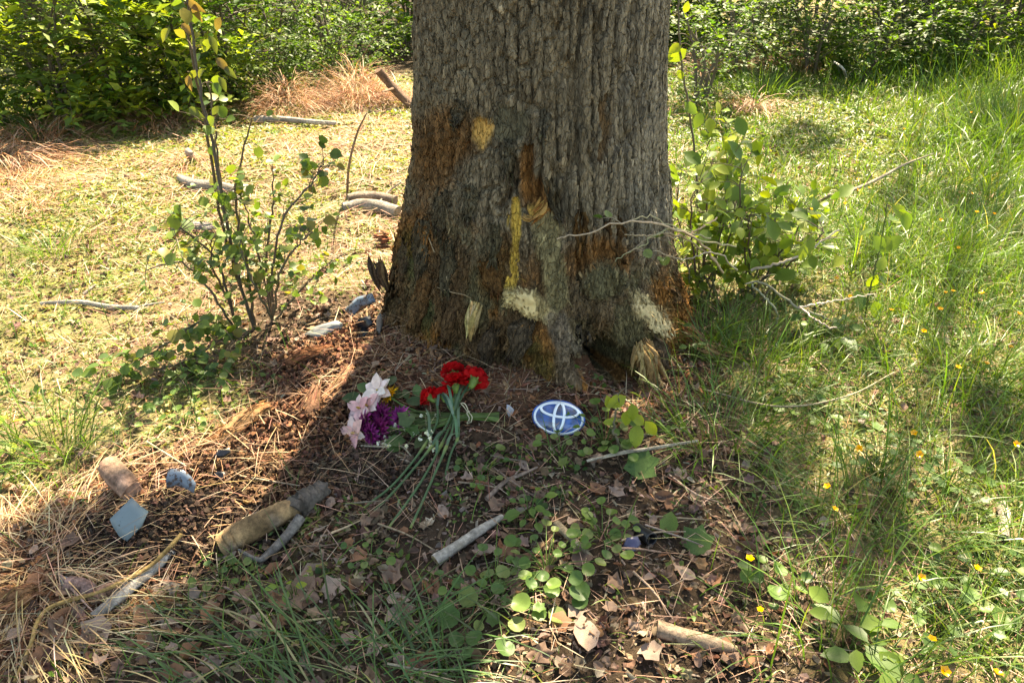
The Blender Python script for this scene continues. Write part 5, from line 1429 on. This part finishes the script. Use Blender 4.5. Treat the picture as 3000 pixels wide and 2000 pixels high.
for k in range(26):      # loose twigs in the foreground litter
    x = rng.uniform(120, 2300); y = rng.uniform(1260, 1960); a_ = rng.uniform(-.9, .5); L_ = rng.uniform(60, 190)
    stick('litter_twig', [(x, y), (x + L_ * .5 * math.cos(a_), y - L_ * .5 * math.sin(a_) + rng.normal() * 8), (x + L_ * math.cos(a_), y - L_ * math.sin(a_))], rng.uniform(.012, .03), [.0028, .0024, .0014], vary((.36, .27, .19), 1, .35)[0],
          'slender dry twig lying in the leaf litter', 'twig', 'loose twigs in the litter', sides=5, n=9, seed=40 + k)

# ------------------------------------------------------------------ leafy plants: every visible leaf is a part
LEAFCACHE = {}
def leaf_mesh(key, T, col, mat):
    if key not in LEAFCACHE:
        ac = Acc(); tv, tf = T
        w_ = 1 + .12 * (np.abs(tv[:, 0]) > .12)
        ac.add(tv, tf, np.asarray(col)[None] * w_[:, None])
        me = ac.mesh('leaf', smooth=False); me.materials.append(mat); LEAFCACHE[key] = me
    return LEAFCACHE[key]
from mathutils import Matrix
def put_leaf(parent, me, pos, d, nrm, size, name='leaf', org=None):
    Rm = frames(np.asarray(d, float)[None], np.asarray(nrm, float)[None])[0]
    o = bpy.data.objects.new(name, me); COL.objects.link(o); o.parent = parent
    loc = np.asarray(pos, float) - np.array(parent.location if org is None else org)
    M = np.eye(4); M[:3, :3] = Rm * size; M[:3, 3] = loc
    o.matrix_basis = Matrix(M.tolist())
    return o
def pal(name, T, cols, mat=M_LEAF):
    return [leaf_mesh((name, k), T, c, mat) for k, c in enumerate(cols)]
L_SAP = pal('sap', LEAF_ROUND, [(.095, .155, .035), (.13, .19, .04), (.18, .235, .045), (.07, .12, .035), (.20, .18, .045)])
L_YEL = pal('yel', LEAF_OV, [(.27, .31, .035), (.22, .28, .035), (.17, .25, .035), (.13, .20, .04)])
L_DRP = pal('drp', LEAF_DROOP, [(.16, .17, .04), (.14, .10, .045), (.20, .13, .06), (.10, .12, .04)])
L_HRT = pal('hrt', HEART, [(.095, .165, .035), (.13, .20, .045), (.07, .13, .035), (.16, .20, .06)])
L_LOB = pal('lob', outline_template(lobed(5, .28), .2, .015, 3, .15), [(.085, .15, .04), (.11, .18, .045)])
L_LAN = pal('lan', LEAF_OV, [(.10, .17, .035), (.15, .22, .04), (.075, .13, .03)])

def woody_plant(name, base, stems, label, cat, leaves, nleaf, size, group=None, stemcol=(.13, .10, .07), special=(), up=.3, tw=.10):
    """stems: list of (points, radius list, leaf weight); leaves sit along the stems and on short side twigs"""
    t = thing(name, base, label, cat, group)
    tot = sum(s_[2] for s_ in stems)
    for k, (pts, rad, w_) in enumerate(stems):
        P = spline(pts, 26); P = P + rng.normal(size=P.shape) * .0025
        ac = Acc(); tube(ac, P, rad, vary(stemcol, 1, .15)[0], 6, .12, k)
        n = int(round(nleaf * w_ / tot)) if tot else 0
        ends = []
        while len(ends) < n:
            i = rng.integers(5, 26); q = P[i]
            d = unit(np.array([rng.normal(), rng.normal() * .8, rng.uniform(-.2, .8)]))
            L_ = rng.uniform(.25, 1.0) * tw
            Q = spline([q, q + d * L_ * .5 + [0, 0, .01], q + d * L_], 5)
            tube(ac, Q, [.0016, .0008], stemcol, 4, caps=False)
            for m in range(min(rng.integers(1, 4), n - len(ends))):
                ends.append((Q[4 - m], d))
        st_ = part('stem', ac, M_TWIG, t, True)
        for (q, d) in ends:
            if q[2] < H(q[0], q[1]) + .01: q = np.array([q[0], q[1], float(H(q[0], q[1])) + .012])
            put_leaf(st_, leaves[rng.integers(len(leaves))], q, d * .5 + rng.normal(size=3) * .55, [rng.normal() * .5, rng.normal() * .5 - .25, 1.0], size * math.exp(rng.normal() * .22), org=t.location)
    for (px, py, Yd, sz, lib) in special:
        q = on_plane(px, py, Yd); put_leaf(t, lib[rng.integers(len(lib))], q, [rng.normal() * .6, -.2, -rng.uniform(.1, 1)], [rng.normal() * .4, -.9, .5], sz)
    return t

b = at(745, 962); y0 = b[1]
S = lambda *p: [on_plane(x, y, yy) for x, y, yy in p]
woody_plant('sapling', b, [
    ([b] + S((700, 820, y0 - .02), (655, 610, y0 - .05), (622, 420, y0 - .07), (578, 200, y0 - .08), (545, -30, y0 - .08)), [.0065, .006, .005, .004], 12),
    ([b] + S((668, 720, y0 + .02), (636, 590, y0 + .02), (603, 360, y0), (566, 200, y0 - .02), (538, 20, y0 - .02)), [.006, .005, .004], 4),
    (S((655, 610, y0 - .05), (628, 380, y0 - .03), (612, 240, y0 - .02)), [.004, .003], 1),
    ([b] + S((720, 760, y0), (690, 560, y0 + .05), (735, 345, y0 + .1)), [.006, .005, .003], 8)],
    'tall thin sapling with round green leaves beside the trunk', 'sapling', L_SAP, 80, .034, tw=.10,
    special=[(612, 105, y0 - .08, .05, L_DRP), (590, 100, y0 - .08, .045, L_DRP), (498, 85, y0 - .08, .05, L_DRP), (530, 70, y0 - .08, .045, L_DRP), (635, 170, y0 - .08, .05, L_DRP), (655, 195, y0 - .08, .045, L_DRP), (600, 205, y0 - .09, .04, L_DRP), (640, 225, y0 - .08, .045, L_DRP),
             (553, 220, y0 - .04, .045, L_DRP), (575, 205, y0 - .04, .04, L_DRP), (553, 315, y0 - .03, .05, L_DRP), (640, 310, y0 - .05, .04, L_DRP), (645, 50, y0, .045, L_DRP), (550, 0, y0 - .08, .05, L_DRP), (570, 10, y0 - .08, .05, L_DRP), (615, 115, y0 - .08, .045, L_YEL)])

b = at(700, 985); y0 = b[1]
woody_plant('low_shrub', b, [
    ([b] + S((600, 830, y0 - .05), (520, 770, y0 - .1), (430, 790, y0 - .15)), [.005, .004, .002], 30),
    ([b] + S((640, 780, y0 - .03), (560, 690, y0 - .1), (490, 650, y0 - .15)), [.005, .004, .002], 30),
    ([b] + S((600, 940, y0 - .10), (500, 1000, y0 - .22), (400, 1060, y0 - .3)), [.005, .004, .002], 50),
    ([b] + S((640, 1000, y0 - .14), (540, 1060, y0 - .26), (330, 1110, y0 - .36)), [.005, .004, .002], 50),
    ([b] + S((660, 860, y0 - .03), (620, 780, y0 - .1), (620, 700, y0 - .15)), [.005, .004, .002], 30),
    ([b] + S((700, 1000, y0 - .14), (640, 1050, y0 - .22), (560, 1130, y0 - .3)), [.005, .004, .002], 40)],
    'low spreading shrub with round leaves over the mulch edge', 'shrub', L_SAP, 298, .034, tw=.13)
b = at(800, 945); y0 = b[1]
woody_plant('low_shrub', b, [
    ([b] + S((800, 780, y0 - .05), (830, 640, y0 - .06), (900, 550, y0 - .05), (945, 480, y0 - .05)), [.005, .004, .002], 34),
    ([b] + S((780, 760, y0 + .04), (800, 600, y0 + .1), (795, 480, y0 + .1)), [.005, .004, .002], 26),
    ([b] + S((760, 760, y0), (730, 640, y0), (700, 560, y0)), [.005, .004, .002], 34),
    ([b] + S((880, 850, y0 + .05), (950, 780, y0 + .1), (1010, 740, y0 + .15)), [.005, .004, .002], 30),
    ([b] + S((820, 800, y0 - .1), (870, 720, y0 - .15), (920, 680, y0 - .15)), [.005, .004, .002], 36),
    ([b] + S((760, 860, y0 - .1), (720, 780, y0 - .15), (700, 700, y0 - .15)), [.005, .004, .002], 36)],
    'upright leafy shrub between the sapling and the trunk', 'shrub', L_SAP + L_YEL[2:], 298, .033, tw=.13)

for bx_, x0_, x1_, lab in [(2050, 1975, 2170, 'bright yellow-green leafy bush growing against the right of the trunk'), (2200, 2150, 2420, 'loose leafy bush spreading into the meadow grass')]:
    b = at(bx_, 880); y0 = b[1]; stems = []
    for k in range(8):
        x1 = x0_ + (x1_ - x0_) * (k + .5) / 8 + rng.uniform(-15, 15); yt = rng.uniform(430, 640) if x1 < 2180 else rng.uniform(540, 740)
        yy = y0 + rng.uniform(-.2, .3)
        stems.append(([b + rng.normal(size=3) * [.04, .04, 0]] + S(((bx_ + x1) / 2, 790, y0 + .02), (x1, (yt + 720) / 2, yy), (x1 + rng.uniform(-10, 25), yt, yy)), [.0045, .0035, .0015], 10))
    woody_plant('bush', b, stems, lab, 'bush', L_YEL + L_LAN[:2], 298, .056, tw=.15)

b = at(2045, 660); y0 = b[1]
woody_plant('climbing_stem', b, [([b] + S((2032, 420, y0), (2005, 240, y0), (1990, 120, y0), (1984, -20, y0)), [.006, .005, .004], 6), (S((2040, 480, y0), (2090, 390, y0), (2080, 330, y0)), [.003, .002], 10)],
            'thin upright stem with bright yellow leaves beside the trunk', 'sapling', L_YEL, 20, .05, tw=.1,
            special=[(2012, 145, y0, .09, L_YEL[:2]), (1998, 130, y0, .07, L_YEL[:2]), (1975, 165, y0, .05, L_YEL[:2]), (2005, 300, y0, .08, L_YEL), (2055, 330, y0, .08, L_YEL), (2078, 345, y0, .08, L_YEL), (1985, 205, y0, .05, L_YEL), (2050, 385, y0, .05, L_YEL), (2085, 395, y0, .05, L_YEL)])

# leafless tangle of pale twigs reaching across the trunk
b = at(2120, 800); y0 = 2.02
bt = []
for pts, r_ in [([(2120, 800, 2.3), (2060, 720, 2.15), (1985, 672, 2.02), (1850, 645, 1.96), (1700, 688, 1.95), (1630, 700, 1.95)], [.004, .003, .0018]),
                ([(2100, 760, 2.25), (1990, 690, 2.05), (1900, 690, 1.98), (1830, 688, 1.96)], [.003, .003, .0015]),
                ([(2080, 700, 2.2), (1960, 670, 2.0), (1880, 720, 1.97), (1800, 765, 1.96)], [.003, .0025, .0012]),
                ([(2100, 640, 2.25), (2010, 690, 2.08), (1950, 690, 2.0)], [.003, .002]), ([(2150, 720, 2.3), (2040, 700, 2.1), (1930, 640, 2.02), (1850, 640, 1.98)], [.003, .0025, .0015]),
                ([(2160, 790, 2.3), (2090, 740, 2.15), (2000, 760, 2.08), (1920, 735, 2.0)], [.003, .002, .0012])]:
    bt.append((S(*pts), r_, 2))
woody_plant('bramble', b, bt, 'leafless tangle of pale twigs reaching across the trunk', 'twigs', L_HRT, 9, .022, stemcol=(.34, .27, .18), tw=.10)
b = at(2480, 960)
bt = [([b] + [gl(2400, 925, .12), gl(2330, 895, .16), gl(2240, 830, .2), gl(2180, 830, .2)], [.004, .0045, .003], 1), ([b + [0, 0, .01], gl(2420, 955, .14), gl(2340, 900, .16)], [.002, .004], 0), ([gl(2275, 960, .04), gl(2270, 905, .14), gl(2200, 830, .2)], [.003, .004, .003], 0), ([gl(2340, 900, .16), gl(2450, 880, .2), gl(2560, 860, .24)], [.003, .0015], 1),
      ([gl(2200, 790, .2), gl(2320, 760, .28), gl(2460, 672, .34)], [.005, .004, .003], 1)]
woody_plant('dead_twigs', b, bt, 'grey forked dead twigs lying over the grass beside the bush', 'twigs', L_HRT, 3, .02, stemcol=(.40, .34, .27), tw=.12)

def herb(name, px, py, n, lib, size, hgt, spread, label, group=None, cat='plant', stem=(.12, .19, .05)):
    b = at(px, py); t = thing(name, b, label, cat, group)
    ac = Acc()
    for k in range(n):
        a_ = 2.4 * k + rng.uniform(-.4, .4); r_ = spread * math.sqrt((k + .5) / n) * rng.uniform(.8, 1.2)
        q = b + np.array([math.cos(a_) * r_, math.sin(a_) * r_, 0]); q[2] = float(H(q[0], q[1])) + hgt * rng.uniform(.4, 1.1)
        tube(ac, spline([b + [math.cos(a_) * .006, math.sin(a_) * .006, -.004], (b + q) / 2 + [0, 0, hgt * .25], q], 5), [.0016, .001], stem, 4, caps=False)
        put_leaf(t, lib[rng.integers(len(lib))], q, [math.cos(a_), math.sin(a_), rng.uniform(-.3, .2)], [rng.normal() * .3, rng.normal() * .3 - .25, 1], size * .82 * math.exp(rng.normal() * .2))
    part('stalks', ac, M_LEAF, t)
    return t
herb('herb', 1553, 1517, 13, L_LAN[:2], .036, .06, .055, 'bright seedling clump with oval leaves above the whitish stick')
herb('herb', 1600, 1668, 26, L_HRT, .034, .045, .11, 'dense patch of heart-shaped leaves in front of the whitish stick')
herb('herb', 1450, 1765, 30, L_HRT + L_LOB, .038, .045, .12, 'largest green leafy patch amid brown foreground litter')
herb('herb', 1765, 1576, 20, L_HRT, .034, .04, .085, 'round-leaved patch wrapped around the split dark stick')
herb('herb', 1772, 1300, 24, L_HRT + L_LAN, .032, .055, .10, 'leafy weeds crowding the lower right of the badge')
herb('herb', 1640, 1330, 12, L_HRT, .026, .04, .07, 'small heart-leaved weeds below the badge')
herb('herb', 638, 1700, 9, L_HRT, .026, .035, .06, 'little weed with a pale round leaf below the tan log')
herb('herb', 862, 1752, 5, L_YEL, .032, .06, .03, 'lone bright yellow-green seedling among oak litter')
herb('herb', 1400, 1400, 12, L_HRT, .028, .035, .08, 'few green leaves beside the carnation stems')
herb('herb', 1085, 1640, 8, L_HRT, .026, .03, .06, 'sparse weed below the carnation stem ends')
herb('herb', 2404, 1030, 13, L_LAN, .065, .13, .09, 'pointed-leaf plant rising from shaded grass')
herb('herb', 2480, 1900, 9, L_LAN[:2], .075, .09, .07, 'large-leaved weed with serrated bright leaves')
herb('herb', 2560, 1965, 8, L_LAN, .06, .06, .06, 'leafy weed growing in front of the serrated one')
herb('herb', 2570, 1400, 24, L_LOB, .030, .09, .12, 'sunlit ferny buttercup foliage in the bright patch')
herb('herb', 2770, 1440, 16, L_LOB, .030, .10, .09, 'blue-green ferny foliage beside the bright patch')
herb('herb', 2740, 1850, 16, L_LOB, .030, .08, .10, 'dark ferny foliage low in the meadow')
herb('herb', 2370, 1200, 20, L_HRT, .036, .05, .12, 'ivy-like patch under the arching tan stem')
herb('herb', 2260, 1740, 10, L_HRT, .036, .06, .06, 'pale green heart leaves next to the reddish dead leaf')
herb('herb', 2870, 1700, 18, L_HRT, .040, .05, .12, 'broad round leaves spreading under meadow grass')
herb('herb', 40, 1310, 10, L_YEL, .05, .08, .08, 'sunny yellow-green weed beside the tall grass tuft')
herb('herb', 360, 1125, 7, L_LAN, .075, .08, .06, 'spreading plant with long narrow leaves under the sapling')
herb('herb', 560, 1160, 18, L_HRT, .034, .05, .12, 'shaded heart-leaf weeds under the sapling')
herb('herb', 540, 1250, 16, L_HRT, .030, .05, .11, 'green weeds edging the bark trough')
herb('herb', 2030, 1060, 5, L_LAN, .04, .12, .03, 'small green shoot at the orange root')
herb('herb', 1660, 1105, 3, L_LAN, .035, .04, .03, 'single-leaf sprout on the gnarled root')
for k, (px, py, Yo) in enumerate([(2590, 715, 0), ]):
    b = at(2532, 925); y0 = b[1]
    woody_plant('tall_herb', b, [([b] + S((2555, 820, y0), (2575, 740, y0), (2600, 600, y0)), [.004, .003, .002], 1)], 'tall single-stemmed weed with paired broad leaves in the meadow', 'plant', L_YEL + L_LAN, 8, .06, stemcol=(.10, .14, .04), tw=.06,
                special=[(2510, 850, y0, .085, L_LAN), (2560, 880, y0 - .03, .08, L_LAN[:2]), (2585, 690, y0, .075, L_YEL), (2640, 690, y0, .075, L_LAN), (2560, 690, y0 - .02, .08, L_YEL), (2615, 600, y0, .075, L_YEL), (2650, 615, y0, .07, L_LAN), (2640, 868, y0, .07, L_LAN), (2690, 870, y0, .06, L_LAN), (2600, 910, y0, .07, L_YEL)])
b = gl(1822, 1326, 0); y0 = b[1]
woody_plant('seedling', b, [([b] + S((1800, 1265, y0), (1805, 1200, y0), (1816, 1140, y0)), [.004, .003, .0015], 1)], 'brown-stemmed seedling with sunlit leaves next to the badge', 'plant', L_YEL[:2], 5, .035, stemcol=(.17, .12, .08), tw=.05,
            special=[(1835, 1160, y0, .06, L_YEL[:2]), (1850, 1180, y0, .055, L_YEL[:2]), (1840, 1200, y0, .05, L_YEL[:2]), (1870, 1240, y0, .07, L_YEL[:2]), (1890, 1232, y0, .055, L_YEL[:2]), (1850, 1215, y0, .05, L_YEL[:2])])
# big lobed leaves lying loose
for px, py, sz, lab, d, T in [(1870, 1375, .10, 'large green lobed leaf standing among weeds', (.3, .8, .55), 0), (1952, 1545, .075, 'folded glossy green leaf beside the black tube', (.3, .9, .5), 1), (2075, 1588, .085, 'flat green lobed leaf on dry grass', (-.5, .7, .2), 0)]:
    q = gl(px, py + 30, .012); t = thing('green_leaf', (q[0], q[1], q[2] - .012), lab, 'leaf')
    put_leaf(t, (L_LOB if T == 0 else L_LAN)[0], q, d, (-.2, -.6, 1), sz, 'leaf_blade')

# ------------------------------------------------------------------ clumps of grass
def clump(name, px, py, n, hgt, spread, cols, wts, label, cat='grass', lean=(.5, .2), wid=(.003, .006), mat=M_GRASS, group=None, curl=1.0, base=.35, dome=0.0, az=None):
    b = at(px, py); ac = Acc()
    off = rng.normal(size=(n, 2)) * spread * .5
    p = np.column_stack([b[0] + off[:, 0], b[1] + off[:, 1], np.zeros(n)])
    rr = np.hypot(off[:, 0], off[:, 1]) / max(spread, 1e-3)
    p[:, 2] = H(p[:, 0], p[:, 1]) - .004 + dome * np.exp(-(rr / .6) ** 2) * rng.random(n)
    a_ = np.arctan2(off[:, 1], off[:, 0]) + rng.normal(size=n) * .6 if az is None else az + rng.normal(size=n) * .45
    blades(ac, p, hgt * rng.uniform(.5, 1.1, n), np.clip(rng.normal(lean[0], lean[1], n), .05, 1.3), rng.uniform(*wid, n), mixcols(cols, wts, n), 5, curl, az=a_, base=base)
    return single(name, ac, mat, b, label, cat, group, 'stuff' if n > 600 else None)
DRY = [(.38, .19, .10), (.47, .28, .18), (.28, .13, .07), (.52, .37, .26)]
GRN = [(.07, .135, .025), (.10, .18, .03), (.15, .22, .04)]
dry = [(845, 330, 1100, .34, .30, 'domed mound of orange dry grass under the fine-leaved shrub', .26, .95), (1050, 310, 1100, .36, .26, 'tall orange dry grass mound beside the leaning log', .30, .85), (1165, 300, 420, .30, .22, 'brown dry grass against the trunk edge', .12, 1.0),
       (470, 365, 620, .34, .30, 'brownish dry grass in the dark hollow behind the sapling', .1, .9), (120, 420, 800, .34, .30, 'brown dry grass tuft at the foot of the bushy shrub', .12, .9), (10, 500, 1600, .38, .40, 'pinkish heap of dry grass in full sun', .16, 1.2), (30, 560, 1100, .34, .36, 'low spread of pink dry grass below the heap', .08, 1.3),
       (880, 425, 1900, .30, .42, 'flattened mat of pink dry grass behind the upright twig', .05, 1.4), (1090, 375, 1800, .30, .40, 'flattened pink dry grass touching the trunk edge', .05, 1.4), (560, 480, 420, .24, .22, 'small pale straw heap around the broken stub', .09, 1.2),
       (2105, 215, 620, .36, .30, 'reddish dry grass tuft beside the small dark shrub', .14, .9), (2330, 205, 620, .36, .34, 'brown dead grass skirt under the dark rounded shrub', .1, .8), (2205, 330, 420, .36, .14, 'fan of pale hay drooping in the clearing', .12, 1.1), (2270, 345, 300, .2, .2, 'flattened cream hay next to the hay fan', .03, 1.4),
       (100, 610, 260, .16, .18, 'small rusty grass tuft with a dark centre', .04, 1.1)]
for px, py, n, hh, sp, lab, dm, ln in dry:
    clump('dry_grass', px, py, n, hh, sp, DRY, [3, 2, 1.5, 1], lab, 'dry grass', (ln, .22), (.003, .006), M_STRAW, 'clumps of dry grass', .9, .5, dm)
sed = [(2498, 222, 300, .5, .22, 'sedge clump with pale arching tips behind the curved stick'), (2680, 205, 420, .55, .36, 'broad dark green sedge clump in front of shrubs'), (2238, 282, 300, .34, .24, 'short dark green sedge near the hay fan'), (2830, 240, 420, .5, .34, 'bright upright sedge by the tall grass'),
       (2990, 262, 500, .6, .40, 'tall pale-tipped sedge bending out of the meadow'), (2960, 420, 420, .5, .4, 'tall dark meadow grass clump in the shade'), (157, 745, 110, .22, .10, 'sparse upright green tuft in the sunny lawn'), (160, 1330, 120, .30, .12, 'tall thin grass tuft above the pinkish log'),
       (2060, 1000, 160, .24, .12, 'dark grass tuft beside the orange root'), (2200, 1060, 260, .26, .22, 'shaded grass clump right of the tree foot'), (2130, 1290, 220, .26, .2, 'drooping grass clump beside the long pale twig'), (2560, 1560, 120, .40, .2, 'long bright blades crossing in the sunlit patch'),
       (2450, 1900, 100, .36, .2, 'long grass blades around the serrated weed'), (2850, 1120, 240, .3, .3, 'fine meadow grass by the buttercups'), (2700, 760, 300, .34, .3, 'tall grass behind the single-stemmed weed'), (2900, 760, 300, .36, .35, 'lush tall grass along the meadow edge')]
for px, py, n, hh, sp, lab in sed:
    clump('grass_clump', px, py, n, hh, sp, GRN, [2, 2, 1.5], lab, 'grass', (.55, .2), (.003, .007) if py < 500 else (.002, .0045), M_GRASS, 'clumps of green grass')
for px, py, n, hh, sp, lab, a_ in [(930, 1990, 110, .34, .16, 'blue-green grass blades sweeping over the lower foreground', 2.6), (1130, 1960, 80, .34, .12, 'long bent blades over shaded litter', .2), (700, 1980, 70, .28, .14, 'loose green blades among low weeds', 2.9), (1250, 1990, 60, .30, .12, 'curved grass blades in front of the leafy patch', 2.2)]:
    clump('grass_clump', px, py, n * 6 // 10, hh, sp, [(.06, .115, .035), (.085, .15, .045), (.30, .27, .13)], [3, 2, .6], lab, 'grass', (.95, .15), (.003, .0055), M_GRASS, 'clumps of green grass', .6, .5, 0, a_)
clump('straw_heap', 120, 1660, 900, .22, .36, [(.50, .36, .19), (.40, .25, .12), (.56, .45, .28)], [2, 1, 1], 'golden straw heaped beside the yellow stick', 'straw', (1.15, .15), (.0016, .003), M_STRAW, None, .4, .7, .03)
clump('straw_heap', 60, 1850, 700, .24, .30, [(.50, .33, .16), (.38, .22, .10), (.56, .45, .28)], [2, 1, 1], 'rusty straw under the bent end of the yellow stick', 'straw', (1.15, .15), (.0016, .003), M_STRAW, None, .4, .7, .02)

# ------------------------------------------------------------------ buttercups
M_YEL = foliage_mat('buttercup_petal', .25, .25, .6, (1.1, .9, .3))
ac = Acc()
az = np.linspace(0, 2 * np.pi, 5, endpoint=False); rd = np.stack([np.cos(az), np.sin(az), .85 + 0 * az], 1)
ac.inst(LEAF_ROUND, np.zeros((5, 3)), frames(rd, np.stack([-.5 * np.cos(az), -.5 * np.sin(az), np.ones(5)], 1)), np.full(5, 1.0), vary((.80, .42, .004), 5, .05, .02))
ME_BLOOM = ac.mesh('bloom'); ME_BLOOM.materials.append(M_YEL)
z6 = lambda x, y: (2000 + x * .4253, 667 + y * .4253)
z3_ = lambda x, y: (2000 + x * .4253, y * .4253)
z9 = lambda x, y: (2000 + x * .4253, 1334 + y * .4253)
spots = [z6(*q) for q in [(1055, 352), (1150, 477), (1775, 565), (1810, 450), (1862, 440), (2060, 457), (2315, 595), (1660, 715), (2255, 825), (1895, 965), (2090, 938), (1595, 1417), (2295, 1490), (1215, 1520), (1630, 1560), (1900, 140), (1435, 570)]]
spots += [z3_(*q) for q in [(1205, 1240), (1205, 1312), (1115, 1405), (1285, 1298), (1995, 1335), (890, 1445), (2025, 1465), (2145, 1475), (1990, 777), (1525, 890), (1775, 1520)]]
spots += [z9(*q) for q in [(998, 217), (1045, 372), (535, 1065), (1640, 840), (2025, 780), (1715, 1268), (1800, 1485), (2165, 1505), (460, 715)]]
for k, (px, py) in enumerate(spots):
    hgt = rng.uniform(.14, .24)
    top = at(px, py, hgt); b = np.array([top[0] + rng.normal() * .02, top[1] + rng.normal() * .02, 0]); b[2] = float(H(b[0], b[1]))
    t = thing('buttercup', b, 'small yellow buttercup on a thin stalk in the meadow', 'flower', 'buttercups in the meadow')
    ac = Acc(); tube(ac, spline([b - [0, 0, .005], (b + top) / 2 + rng.normal(size=3) * .008, top], 7), [.0014, .001], (.10, .16, .04), 4)
    part('stalk', ac, M_LEAF, t)
    put_leaf(t, ME_BLOOM, top, unit([rng.normal(), rng.normal(), 0]), [rng.normal() * .35, -.35 + rng.normal() * .3, 1], rng.uniform(.009, .0125), 'bloom')

# ------------------------------------------------------------------ the largest dead leaves, one by one
DM = []
for k, T in enumerate(DEAD):
    for j, c in enumerate([(.24, .15, .105), (.33, .235, .185), (.16, .10, .075), (.28, .14, .08)]):
        ac = Acc(); ac.add(T[0], T[1], c); me = ac.mesh('dead_leaf', smooth=True); me.materials.append(M_DEAD); DM.append(me)
def dead_leaf(px, py, size, me, label, group, tilt=.35):
    q = gl(px, py, 0.012)
    o = bpy.data.objects.new('dead_leaf', me); COL.objects.link(o)
    d = flat_dirs(1, .2)[0]; Rm = frames(d[None], np.array([[rng.normal() * tilt, rng.normal() * tilt - .2, 1.0]]))[0]
    M = np.eye(4); M[:3, :3] = Rm * size; M[:3, 3] = q
    o.matrix_world = Matrix(M.tolist()); props(o, label, 'dead leaf', group)
for px, py, sz, k, lab in [(1120, 1330, .075, 1, 'pale dead leaf under the bouquet blossoms'), (835, 1740, .09, 0, 'pointed brown oak leaf upright in the litter'), (2090, 1730, .075, 19, 'reddish curled dead leaf near a buttercup'), (1720, 1915, .095, 17, 'broad sunlit dead leaf catching light at the litter'), (1480, 1420, .05, 8, 'dark curled leaf near the thin brown twig'),
                           (330, 1830, .08, 1, 'pale curled dead leaf below the grey branch'), (500, 1690, .06, 5, 'grey-brown leaf below the yellow stick'), (1135, 1790, .07, 1, 'pale ragged leaf in front of the leafy patch'), (1440, 1600, .06, 13, 'curled tan leaf beside the whitish stick')]:
    dead_leaf(px, py, sz, DM[k], lab, None)
for k in range(170):
    x = rng.uniform(60, 2250); y = rng.uniform(1330, 1990)
    if y < 1330 + (x < 900) * 250 and rng.random() < .8: continue
    dead_leaf(x, y, rng.uniform(.028, .060), DM[rng.integers(len(DM))], 'brown curled dead leaf lying on the foreground litter', 'dead leaves in the foreground')
